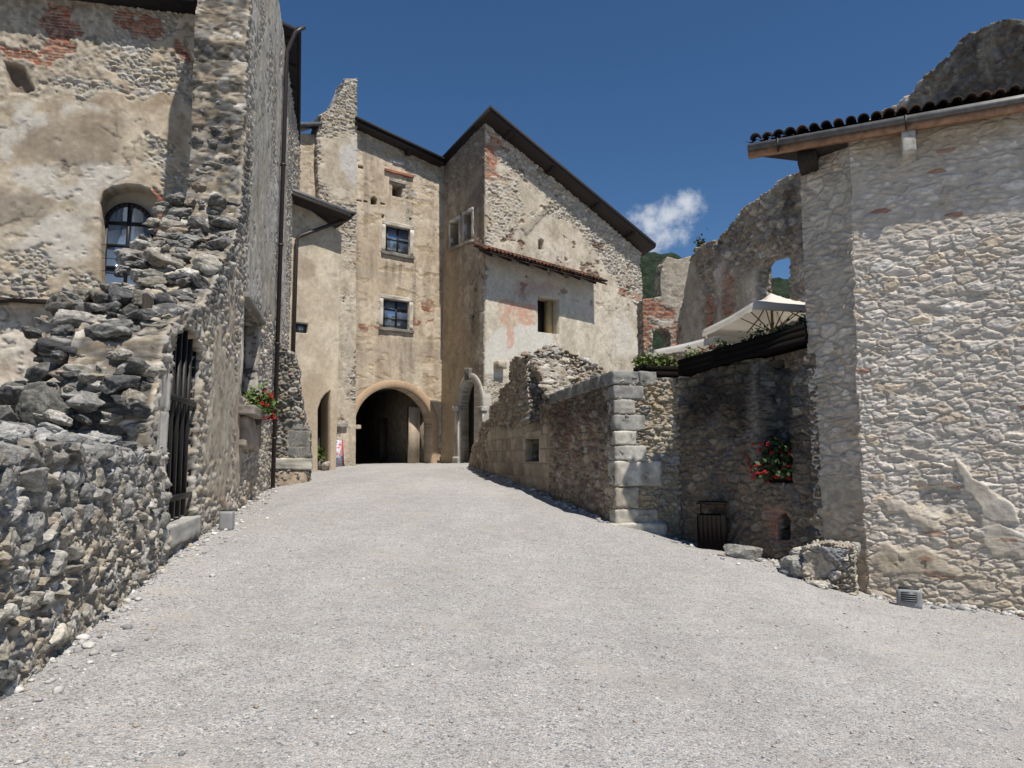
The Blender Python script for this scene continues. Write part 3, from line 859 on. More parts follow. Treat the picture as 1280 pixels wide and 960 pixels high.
# ================================================================== LEFT HOUSE (side wall along the courtyard, front wall, eaves)
def left_house():
    o = thing('castle_house', 'tall weathered stone house on the left with barred gate, arched window and overhanging eaves', 'house', (*Lp(17), gz(*Lp(17))))
    sd = lambda d: (d - 2.0) * math.hypot(1, .2226)
    ZT = 14.7
    top = PL.poly([(187, 560), (189, 512), (196, 470), (205, 436), (213, 402), (222, 390), (240, 386), (252, 378), (262, 358), (270, 340), (280, 318), (289, 298), (296, 275), (300, 245), (303, 190), (305, 120), (308, 40), (311, -10)])
    top = jag(top, .07, .28, 3)
    sE = sd(32.5)
    outline = [(top[0][0], -.5)] + top + [(top[-1][0] + .15, ZT), (sE, ZT), (sE, .2)]
    gate = PL.poly([(201, 662), (206, 560), (213, 462), (217, 428), (222, 412), (232, 408), (243, 418), (250, 440), (247, 500), (240, 657)])
    win = PL.poly([(303, 392), (321, 402), (319, 500), (303, 497)])
    win = [(min(p[0] for p in win), min(p[1] for p in win)), (max(p[0] for p in win), min(p[1] for p in win)), (max(p[0] for p in win), max(p[1] for p in win)), (min(p[0] for p in win), max(p[1] for p in win))]
    quoin = Patch(PL, [(186, 705), (206, 690), (214, 480), (206, 450), (197, 480), (190, 560)], .08, 3, .03)
    up = Patch(PL, [(312, -30), (312, 250), (305, 330), (318, 380), (356, 420), (358, -30)], .9, .8, .25, 4)
    up2 = Patch(PL, [(250, 640), (262, 430), (290, 330), (300, 420), (300, 620)], .5, 1.2, .2, 7)
    dark = Patch(PL, [(255, 378), (290, 298), (300, 250), (306, 180), (310, 180), (308, 260), (296, 320), (270, 390), (246, 410), (214, 412)], .3, 1.5, .3, 9)
    base = Patch(PL, [(150, 760), (335, 640), (335, 560), (270, 610), (190, 640)], .4, 1.2, .3, 12)
    def style(s, z):
        r = rubble(s, z, .34, .2, 21, P_LIME, (.30, .262, .205), .055, .4)
        p = plaster(s, z, 23, (.37, .335, .275), (.44, .42, .375), .05, .02, 1.5, .25)
        r = over(r, p, up(s, z) * (.45 + .55 * sstep(.34, .46, fbm(s * .8, z * .5, 33, 5))))
        r = over(r, plaster(s, z, 26, (.36, .30, .235), (.42, .38, .31), .045, .02, .8, .3), up2(s, z) * sstep(.36, .5, fbm(s * 1.3, z * 1.1, 31, 5)))
        r = over(r, blocks(s, z, 24, .5, .55, [(.44, .42, .38), (.48, .46, .42), (.38, .36, .32)], .03), quoin(s, z))
        d = rubble(s, z, .4, .22, 27, P_GREY, (.17, .15, .12), .08, .4)
        r = over(r, d, dark(s, z))
        b = fbm(s * .9, z * 1.2, 35, 4)
        r = tint(r, (.38, .30, .225), base(s, z) * sstep(.4, .65, b) * .6)
        streak = sstep(.5, .75, fbm(s * 1.6, z * .45, 37, 5)) * sstep(5, 10, z)
        return mulc(r, 1 - .25 * streak)
    wall('side_wall', PL, outline, style, 1.0, .05, .028, M_WALL, o, [gate, win], edge3(.32, 5, P_MIX + [(.13, .128, .12), (.10, .098, .094), (.12, .115, .105), (.09, .088, .08), (.15, .14, .125), (.11, .10, .088), (.30, .26, .20), (.24, .205, .15), (.34, .30, .24)], (.25, .21, .155)), .045, K=18)
    # loose dark masonry standing along the broken edge
    b = MB(); rnd = random.Random(11); PD = [(.24, .225, .195), (.30, .28, .24), (.095, .095, .094), (.14, .138, .132), (.07, .07, .069), (.19, .185, .175), (.11, .108, .10), (.22, .20, .165)]
    line = PL.poly([(188, 575), (189, 512), (197, 470), (206, 436), (213, 402), (222, 390), (240, 386), (252, 378), (262, 358), (270, 340), (280, 318), (289, 298), (296, 275), (300, 250)])
    acc = 0
    for i in range(len(line) - 1):
        (s0, z0), (s1, z1) = line[i], line[i + 1]
        L = math.hypot(s1 - s0, z1 - z0); n = max(1, round(L / .20))
        for k in range(n):
            t = (k + rnd.random() * .6) / n
            for w in (-.06, -.3, -.55, -.8, -1.05, -1.3):
                sz = rnd.choice((.14, .19, .24, .30, .38, .5)) * rnd.uniform(.8, 1.1)
                q = PL.w(s0 + (s1 - s0) * t + rnd.uniform(-.16, .1), z0 + (z1 - z0) * t + rnd.uniform(-.16, .08), w + rnd.uniform(-.08, .04) - .07)
                b.add(*rock(q, (sz * 1.25, sz * .9, sz * .58), rnd.randrange(9999), PD if rnd.random() < .8 else P_MIX, 3, 3.2, .24, light=.35))
    # stones standing out of the broken upper end
    e0 = PL.poly([(300, 240), (311, -10)])
    for k in range(46):
        t = rnd.random() ** 1.3; w = -rnd.uniform(.05, .95); sz = rnd.uniform(.12, .34)
        q = PL.w(e0[0][0] + (e0[1][0] - e0[0][0]) * t + rnd.uniform(.06, .14) + sz * .18, e0[0][1] + (e0[1][1] - e0[0][1]) * t, w)
        b.add(*rock(q, (sz * 1.1, sz * .8, sz * .55), rnd.randrange(9999), PD if rnd.random() < .5 else P_MIX, 3, 3.2, .28, rot=rnd.uniform(-.3, .3), light=.3))
    # end of the wall beside the gate, towards the camera
    z = .7
    while z < 3.7:
        h = rnd.uniform(.12, .27); w = .02
        while w < 1.3:
            L = rnd.uniform(.16, .46); s_ = float(np.interp(z + h / 2, [q[1] for q in line[:6]], [q[0] for q in line[:6]])) + rnd.uniform(-.05, .04)
            b.add(*rock(PL.w(s_ + .13, z + h / 2 + rnd.uniform(-.02, .02), -w - L / 2), (rnd.uniform(.3, .45), L * 1.2, h * 1.25), rnd.randrange(9999), PD, 3, 4.2, .15, rot=math.atan2(PL.e[1], PL.e[0]) + rnd.uniform(-.12, .12), light=.35))
            w += L
        z += h * .92
    b.build('broken_wall_end', M_ROCK, o)
    # front wall
    sx = .86
    zt = 15.0
    outl = [(sx, .4), (8.6, .4), (8.6, zt), (sx, zt)]
    hole = PF.poly([(125, 372), (125, 252), (130, 240), (141, 234), (158, 231), (176, 232), (188, 237), (196, 248), (196, 372)])
    pl_hi = Patch(PF, [(-60, 0), (40, -20), (190, -20), (190, 30), (150, 60), (130, 110), (60, 125), (-60, 120)], .35, 1.2, .15, 5)
    rub_r = Patch(PF, [(110, -30), (300, -30), (280, 130), (255, 150), (225, 120), (170, 118), (100, 122), (70, 100), (130, 70), (150, 30)], .3, 1.5, .12, 8)
    rub_m = Patch(PF, [(185, 170), (235, 190), (250, 250), (215, 290), (200, 250), (205, 215), (180, 195)], .15, 2.5, .05, 9)
    rub_b = Patch(PF, [(-20, 318), (60, 308), (120, 335), (128, 370), (-20, 376)], .18, 2.2, .06, 10)
    br1 = Patch(PF, [(60, 0), (92, 10), (100, 40), (88, 60), (62, 85), (52, 60)], .26, 4.5, .02, 11)
    br2 = Patch(PF, [(146, 12), (200, 28), (205, 48), (175, 48), (150, 30)], .26, 4.5, .02, 12)
    br3 = Patch(PF, [(5, 60), (52, 66), (50, 80), (8, 76)], .2, 4.5, .02, 13)
    br4 = Patch(PF, [(190, 232), (204, 245), (205, 285), (194, 292), (193, 250)], .05, 4, .03, 14)
    br5 = Patch(PF, [(222, 52), (240, 70), (236, 80), (220, 66)], .08, 3, .04, 15)
    hol = Patch(PF, [(6, 78), (28, 86), (40, 112), (12, 118)], .08, 3, .06, 16)
    st1 = Patch(PF, [(10, 155), (160, 150), (140, 200), (60, 190), (15, 185)], .4, 1, .3, 17)
    st2 = Patch(PF, [(-20, 245), (70, 250), (60, 285), (-20, 285)], .25, 1.2, .2, 18)
    st3 = Patch(PF, [(70, 195), (135, 200), (120, 215), (75, 212)], .2, 1.5, .18, 28)
    wh = Patch(PF, [(0, 130), (60, 125), (200, 135), (190, 150), (110, 140), (30, 165), (5, 210)], .2, 1.5, .12, 19)
    wh2 = Patch(PF, [(20, 215), (200, 205), (210, 232), (120, 232), (115, 330), (20, 310), (70, 255)], .3, 1.4, .15, 20)
    low = Patch(PF, [(-60, 384), (140, 384), (140, 600), (-60, 600)], .05, 2, .03, 21)
    def fs(s, z):
        r = plaster(s, z, 51, (.35, .28, .20), (.45, .39, .305), .05, .02, 1.3, .25)
        r = over(r, plaster(s, z, 52, (.30, .25, .19), (.40, .35, .28), .03, .035, .35, .2), pl_hi(s, z))
        g = rubble(s, z, .24, .13, 53, P_LIME, (.34, .30, .24), .05, .4)
        r = over(r, g, np.maximum.reduce([rub_r(s, z), rub_m(s, z), rub_b(s, z)]) * sstep(.3, .42, fbm(s * 1.7, z * 2, 66, 4)))
        for p in (br1, br2, br3, br4, br5): r = over(r, bricks(s, z, 54), p(s, z))
        r = tint(r, (.20, .17, .135), st1(s, z) * .55); r = tint(r, (.16, .135, .11), st2(s, z) * .6); r = tint(r, (.14, .12, .10), st3(s, z) * .6)
        r = tint(r, (.50, .475, .425), np.maximum(wh(s, z), wh2(s, z)) * sstep(.4, .56, fbm(s * 2.2, z * 2.6, 68, 5)) * .75)
        h = hol(s, z); r = (r[0] - .22 * h, lerp(r[1], np.array((.12, .09, .065)), h * .8))
        r = over(r, plaster(s, z, 57, (.44, .37, .29), (.50, .455, .39), .04, .03, .6, .2), low(s, z))
        crack = sstep(.022, .0, np.abs(fbm(s * .8, z * .8, 69, 5) - .5)) * sstep(.45, .6, fbm(s * .6, z * .6, 70, 2))
        return r[0] - crack * .015, r[1] * (1 - .45 * crack)[..., None]
    wall('front_wall', PF, outl, fs, .7, .028, .024, M_WALL, o, [hole], None, 0, K=4)
    window(PF, o, 131, 251, 187, 364, .38, .10, 2, 4, arch=.55)
    backs(PF, o, [hole], -.47, M_WALL, 'window_recess', (.40, .355, .285))
    g = MB()
    for v in (305, 322, 338): 
        (a, z), (b_, _) = PF.px(124, v, -.1), PF.px(198, v, -.1); g.tube([PF.w(a, z, -.12), PF.w(b_, z, -.12)], .008, 6)
    g.build('window_bars', M_IRON, o)
    (a, z1), (b_, z0) = PF.px(-90, 371), PF.px(133, 384)
    lg = MB(); rnd = random.Random(4)
    for k in range(3):
        lg.add(*rough_block(PF, b_ + .02 + k * .01, a, z0 + (z1 - z0) * k / 3 + .004, z0 + (z1 - z0) * (k + 1) / 3 - .004, -.1, .34 - .05 * k * rnd.random(), 40 + k, (.05, .042, .035), .012, 14))
    lg.build('timber_ledge', M_WALL, o)
    # gate: iron bars, cross rails, dark boards behind, stone sill
    (s0, _), (s1, _) = PL.px(208, 560, -.08), PL.px(247, 560, -.08)
    zb, zt_ = PL.px(203, 655)[1], PL.px(222, 398)[1] + .05
    g = MB()
    for i in range(6):
        s = s0 + (s1 - s0) * (i + .4) / 6; g.pbox(PL, s - .035, s + .035, zb, zt_, -.11, -.05)
    for v in (497, 622):
        z = PL.px(222, v)[1]; g.pbox(PL, s0 - .15, s1 + .15, z - .04, z + .04, -.045, -.015)
    gr = g.build('barred_gate', M_IRON, o)
    MB().pbox(PL, s0 - .4, s1 + .6, zb - .1, zt_ + .2, -.36, -.3).build('door_boards', M_DARKWOOD, o)
    (a, z), (b2, _) = PL.px(198, 668), PL.px(242, 660)
    MB().add(*rough_block(PL, a - .05, b2 + .1, z - .2, z + .08, -.5, .10, 31, (.40, .39, .36), .014, 12)).build('gate_sill', M_BLOCK, o)
    # side window
    (a, z1), (b2, z0) = (win[0][0], win[2][1]), (win[2][0], win[0][1])
    c = (.42, .395, .35)
    for k, q in ((61, (a - .3, a)), (62, (b2, b2 + .3))): MB().add(*rough_block(PL, *q, z0, z1, -.3, .05, k, c)).build('window_jamb', M_BLOCK, o)
    MB().add(*rough_block(PL, a - .3, b2 + .3, z1, z1 + .12, -.3, .16, 63, (.20, .19, .175))).build('window_hood', M_BLOCK, o)
    MB().add(*rough_block(PL, a - .35, b2 + .25, z0 - .42, z0 - .2, -.3, .34, 64, (.24, .215, .19))).add(*rough_block(PL, a - .1, b2 - .1, z0 - 1.1, z0 - .42, -.3, .2, 65, (.28, .24, .20))).build('sill_bracket', M_BLOCK, o)
    fr = MB(); fr.pbox(PL, a, b2, z0, z1, -.4, -.36)
    fr.build('window_boards', M_FRAME, o)
    # eaves
    A = at(372, 28, 22.2); B = at(371, 241, 36.2); B[2] = A[2] = (A[2] + B[2]) / 2
    nrm = np.array([-.97, -.22, 0]) * 6 + np.array([0, 0, 2.2])
    A2 = A; roof = MB().hexa([A - (0, 0, .16), B - (0, 0, .16), B + nrm - (0, 0, .16), A + nrm - (0, 0, .16), A, B, B + nrm, A + nrm])
    roof.build('roof', M_ROOF, o)
    for i in range(9):
        p = A + (B - A) * (i + .3) / 9 - np.array((0, 0, .17)); q = p + nrm * .35
        d = (B - A) / np.linalg.norm(B - A) * .06
        MB().hexa([p - d - (0, 0, .14), p + d - (0, 0, .14), q + d - (0, 0, .14), q - d - (0, 0, .14), p - d, p + d, q + d, q - d]).build('rafter', M_DARKWOOD, o)
    gt = MB().tube([A + np.array((.06, -.05, -.05)), B + np.array((.06, .05, -.05))], .08, 8).build('gutter', M_ROOF, o)
    for (u, v, d) in ((357, 37, 23.4), (361, 98, 27.0), (360, 196, 33.4)):
        c = at(u, v, d); q = c + np.array([-1.6, -.36, 0]) 
        MB().tube([q, c + np.array([-.02, 0, 0]), c], [.17, .16, .12], 12, (.42, .39, .35)).build('corbel', M_BLOCK, o)
    # roof edge over the front wall
    (a, z), (b2, _) = PF.px(176, -2, .45), PF.px(300, -2, .45)
    MB().pbox(PF, b2, 8.6, z, z + .25, -.6, .5).build('front_eave', M_ROOF, o)
    # rain pipe
    dp = 21.8; base_ = Lp(dp); n = PL.n
    x, y = base_[0] + n[0] * .16, base_[1] + n[1] * .16
    pb = MB().tube([(x, y, gz(x, y) + .02), (x, y, A[2] - 1.0), (x + .25, y, A[2] - .35), (x + .5, y + .1, A[2] - .12)], .065, 10)
    for zz in (2.2, 5, 8, 10.5): pb.tube([(x, y, zz), (x, y, zz + .06)], .085, 10)
    pb.build('rain_pipe', M_PIPE, o)
left_house()

# low rubble wall in the foreground
def near_wall():
    d0 = Lp(6.0); o = thing('rubble_wall', 'low ruined wall of rough grey and tan rubble at the left edge, nearest to the viewer', 'wall', (*d0, gz(*d0)))
    sd = lambda d: (d - 2.0) * math.hypot(1, .2226)
    top = jag([(sd(2.4), 1.66), (sd(9.45), 1.74)], .05, .2, 5)
    low = [(sd(9.45), -.2), (sd(2.4), -.5)]
    gry = lambda s, z: sstep(.85, 1.65, z + (fbm(s * 1.1, z * 1.1, 12, 4) - .5) * 1.6 - .03 * s)
    quoin = Patch(PL, [(176, 740), (206, 690), (206, 640), (188, 640), (186, 560), (178, 560)], .08, 3, .03)
    def st(s, z):
        a = rubble(s, z, .215, .165, 72, [(.38, .35, .295), (.44, .41, .36), (.33, .29, .235), (.27, .245, .205), (.47, .45, .41), (.36, .31, .24), (.24, .235, .22)], (.34, .285, .215), .05, .4, .14, .5, .6, .08)
        g = rubble(s, z, .215, .165, 72, [(.20, .20, .195), (.28, .278, .27), (.15, .15, .15), (.34, .335, .32), (.24, .235, .225), (.42, .41, .39)], (.27, .235, .185), .05, .4, .14, .5, .6, .08)
        r = a[0], lerp(a[1], g[1], gry(s, z))
        r = r[0] + .025 + (fbm(s * .8, z * .8, 14, 3) - .5) * .12 + .05 * (1.0 - z), r[1]
        hole = sstep(.70, .80, fbm(s * 2.6, z * 3.2, 78, 3)); r = r[0] - hole * .10, r[1] * (1 - .35 * hole)[..., None]
        return r
    wall('rubble_face', PL, low[::-1][:1] + top + low[:1], st, 1.2, .0145, .011, M_ROCK, o, [], edge3(.3, 8, P_GREY), .1, K=10)
    b = MB(); rnd = random.Random(23); ang = math.atan2(PL.e[1], PL.e[0]); z = -.35
    tan_ = [(.36, .33, .275), (.42, .39, .335), (.31, .27, .215), (.26, .235, .195), (.44, .42, .375), (.33, .285, .22), (.24, .235, .215)]
    gr_ = [(.24, .235, .222), (.32, .31, .29), (.19, .188, .18), (.28, .27, .25), (.36, .345, .315), (.23, .22, .195), (.33, .30, .25)]
    while z < 1.68:
        h = rnd.uniform(.09, .21); s_ = sd(2.5) + rnd.uniform(0, .2)
        while s_ < sd(9.4):
            L = rnd.uniform(.10, .32) * (1.25 if h > .15 else .9); zz = z + h / 2 + rnd.uniform(-.03, .03)
            if rnd.random() > .13 and zz > gz(*PL.w(s_, 0)[:2]) - .15:
                t = 1 if zz + rnd.uniform(-.35, .35) > 1.05 else 0
                dd = rnd.uniform(.16, .30)
                b.add(*rock(PL.w(s_ + L / 2, zz, .055 + rnd.uniform(-.035, .04) - dd * .28), (L * 1.02, dd, h * rnd.uniform(.95, 1.15)), rnd.randrange(9999), gr_ if t else tan_, 3 if s_ < sd(7) else 2, 4.0, .17, rot=ang + rnd.uniform(-.16, .16), light=.25))
            s_ += L + rnd.uniform(0, .04)
        z += h * .95
    b.build('bedded_stones', M_ROCK, o)
    b = MB(); rnd = random.Random(21)
    for d in np.arange(2.6, 9.6, .17):
        for w, zz in ((-.14, 1.70), (-.42, 1.76), (-.75, 1.82), (-1.05, 1.86)):
            sz = rnd.uniform(.14, .36)
            q = PL.w(sd(d) + rnd.uniform(-.1, .1), zz + rnd.uniform(-.1, .05), w + rnd.uniform(-.08, .08))
            b.add(*rock(q, (sz * 1.2, sz, sz * .62), rnd.randrange(9999), [(.21, .21, .205), (.30, .298, .29), (.16, .16, .158), (.36, .355, .34)], 3, 3.0, .26, light=.5))
    b.build('capping_stones', M_ROCK, o)
near_wall()

def mound():
    P0 = PL.w(5.2, 0, -2.0)
    o = thing('rubble_mound', 'mound of dark grey boulders and earth heaped behind the low wall, under the arched window', 'rubble', (P0[0], P0[1], .6))
    n1, n2 = 90, 46
    sv_ = np.linspace(.3, 9.5, n1); wv = np.linspace(-1.0, -5.2, n2)
    S, W = np.meshgrid(sv_, wv)
    Z = 1.72 + .62 * sstep(-1.0, -2.6, W) * sstep(0.2, 4.5, S) + .5 * (fbm(S * 1.2, W * 1.2, 4, 5) - .5) + .28 * (fbm(S * 4, W * 4, 5, 4) - .5)
    V = PL.W(S.ravel(), Z.ravel(), W.ravel())
    idx = np.arange(S.size).reshape(S.shape); q = np.stack([idx[:-1, :-1], idx[:-1, 1:], idx[1:, 1:], idx[1:, :-1]], -1).reshape(-1, 4)
    f = fbm(S * 2, W * 2, 9, 5).ravel()
    c = lerp(np.array((.19, .175, .15)), np.array((.33, .295, .24)), sstep(.4, .6, f))
    mk('earth', V, q, M_ROCK, o, c, True)
    b = MB(); rnd = random.Random(31)
    big = at(58, 512, 8.4); MB().add(*rock(big, (.62, .55, .62), 77, [(.20, .195, .175)], 4, 3.4, .16, rot=.3, light=.1)).build('boulder', M_ROCK, o)
    for (u, v, d, sz, col) in ((12, 540, 7.6, .34, 0), (30, 550, 7.0, .3, 1), (105, 545, 8.6, .36, 0), (95, 528, 9.2, .3, 1), (10, 505, 8.6, .4, 0), (130, 520, 9.4, .4, 0), (75, 560, 7.6, .28, 1), (120, 550, 8.4, .33, 0), (0, 520, 8.0, .35, 1), (150, 540, 9.2, .36, 0), (95, 505, 9.8, .24, 1)):
        MB().add(*rock(at(u, v, d), (sz * 1.3, sz, sz * .75), rnd.randrange(999), P_GREY if col == 0 else P_MIX, 3, 3, .24, light=.4)).build('boulder', M_ROCK, o)
    for k in range(95):
        s = rnd.uniform(.5, 9.3); w = -rnd.uniform(1.1, 4.6); sz = rnd.uniform(.12, .4)
        j = (np.abs(sv_ - s)).argmin(); i = (np.abs(wv - w)).argmin()
        MB().add(*rock(PL.w(s, Z[i, j] + sz * .1, w), (sz * 1.3, sz, sz * .7), rnd.randrange(9999), P_GREY if rnd.random() < .65 else P_MIX, 2, 3, .26, light=.4)).build('loose_stone', M_ROCK, o)
    MB().add(*rough_block(Plane(at(85, 532, 8.6)[:2], at(110, 532, 8.6)[:2]), 0, .24, at(85, 532, 8.6)[2] - .06, at(85, 522, 8.6)[2], -.12, 0, 5, (.30, .12, .06))).build('brick', M_BLOCK, o)
mound()

# broken cross wall sticking out from the house, with its flat footing stones
def stub():
    a = Lp(22.4); P = Plane(a, (a[0] + 1, a[1] + .2226))
    o = thing('ruined_wall_end', 'narrow broken stub of grey rubble wall beside the rain pipe of the left house', 'wall', (a[0] + .6, a[1], gz(a[0] + .6, a[1])))
    (s1, _), (_, zt) = P.px(388, 560), P.px(345, 432)
    top = P.poly([(336, 432), (354, 432), (366, 440), (374, 462), (378, 500), (383, 528), (388, 540)])
    top = jag([(-.3, top[0][1])] + top[1:], .05, .2, 8)
    blk = Patch(P, [(360, 528), (390, 528), (390, 570), (360, 570)], .04, 3, .02)
    def st(s, z):
        r = rubble(s, z, .3, .19, 82, P_MIX + P_GREY[:3], (.26, .235, .19), .1, .4)
        return over(r, blocks(s, z, 83, .6, .5, [(.17, .17, .165), (.24, .235, .22)], .03), blk(s, z))
    wall('rubble_face', P, [(-.3, .2)] + top + [(s1, .2)], st, .8, .03, .025, M_ROCK, o, [], edge3(.3, 9, P_GREY), .08, K=6)
    zc = P.px(360, 573)[1]; zd = P.px(360, 587)[1]
    MB().add(*rough_block(P, -.2, s1 + .05, zd, zc, -.7, .12, 91, (.36, .345, .30), .014, 12)).add(*rough_block(P, -.2, s1 - .05, zd - .75, zd - .01, -.7, .07, 92, (.36, .29, .22), .02, 12)).build('footing_stones', M_BLOCK, o)
stub()

# ================================================================== LINK HOUSE (small cream house with lean roof)
def link_house():
    o = thing('link_house', 'narrow cream plastered house with a dark sloping roof between the left house and the gatehouse', 'house', (BL[0] + .8, BL[1] + .6, 1.2))
    sR = PB.px(424, 420)[0]
    tl, tr = PB.px(352, 236), (sR, PB.px(424, 291)[1])
    out = [(-1.2, .5), (-1.2, tl[1] + .3), tl, tr, (sR, .5)]
    door = PB.poly([(397, 590), (397, 512), (401, 500), (407, 492), (413, 488), (413, 590)])
    (a, z1), (b, z0) = PB.px(369, 403), PB.px(385, 417)
    hole = [(a, z0), (b, z0), (b, z1), (a, z1)]
    st1 = Patch(PB, [(366, 320), (392, 322), (395, 345), (380, 350), (368, 350)], .2, 1.5, .1, 5)
    st2 = Patch(PB, [(366, 480), (400, 470), (396, 585), (366, 585)], .4, 1, .2, 6)
    def st(s, z):
        r = plaster(s, z, 101, (.46, .39, .295), (.50, .44, .345), .0, .006, 2, .18)
        r = tint(r, (.32, .255, .19), st1(s, z) * .7); r = tint(r, (.36, .29, .21), st2(s, z) * .6)
        lo = sstep(6.5, 3, z + fbm(s * 1, z * 1, 7, 3)); return tint(r, (.40, .315, .225), lo * .55)
    wall('front_wall', PB, clean(out), st, .95, .05, .05, M_WALL, o, [door, hole], None, 0, K=3)
    backs(PB, o, [door], -.95, M_DARKWOOD, 'door')
    window(PB, o, 370, 404, 384, 416, .15, .05, 1, 1, bar=.02)
    # right side wall running back to the gatehouse
    p = PB.w(sR, 0); q = p + np.array([-PB.n[0], -PB.n[1], 0]) * 4
    Ps = Plane(p[:2], q[:2])
    wall('side_wall', Ps, [(.95, .5), (4.0, .5), (4.0, tr[1]), (.95, tr[1])], lambda s, z: plaster(s, z, 102, (.40, .34, .26), (.44, .39, .31), 0, .006), .3, .15, .15, M_WALL, o)
    # roof: tilted slab overhanging the front and the right side
    w = .7
    A = np.array(PB.px(350, 229, w)); B = np.array(PB.px(440, 264, w))
    c = [PB.w(A[0] - 1, A[1] + (A[1] - B[1]) / (B[0] - A[0]) * 1, w), PB.w(B[0], B[1], w), PB.w(B[0], B[1], -3.6), PB.w(A[0] - 1, A[1] + (A[1] - B[1]) / (B[0] - A[0]), -3.6)]
    slab('roof', c, .14, M_LEAD, o)
    c2 = [p - np.array((0, 0, .145)) for p in c]; slab('roof_boards', c2, .16, M_DARKWOOD, o)
    s_ = B[0] - .1; zq = B[1] - .28
    MB().tube([PB.w(B[0] + .05, B[1] - .1, w + .05), PB.w(B[0] + .05, B[1] - .1, -3.6)], .08, 8).build('gutter', M_ROOF, o)
    g0, g1 = PB.px(431, 275, .35), PB.px(371, 296, .12)
    MB().tube([PB.w(B[0] - .02, B[1] - .2, .3), PB.w(g1[0] + .12, g1[1] + .05, .14), PB.w(g1[0], g1[1] - .12, .12), PB.w(g1[0], .9, .12)], .07, 10).build('rain_pipe', M_PIPE, o)
link_house()

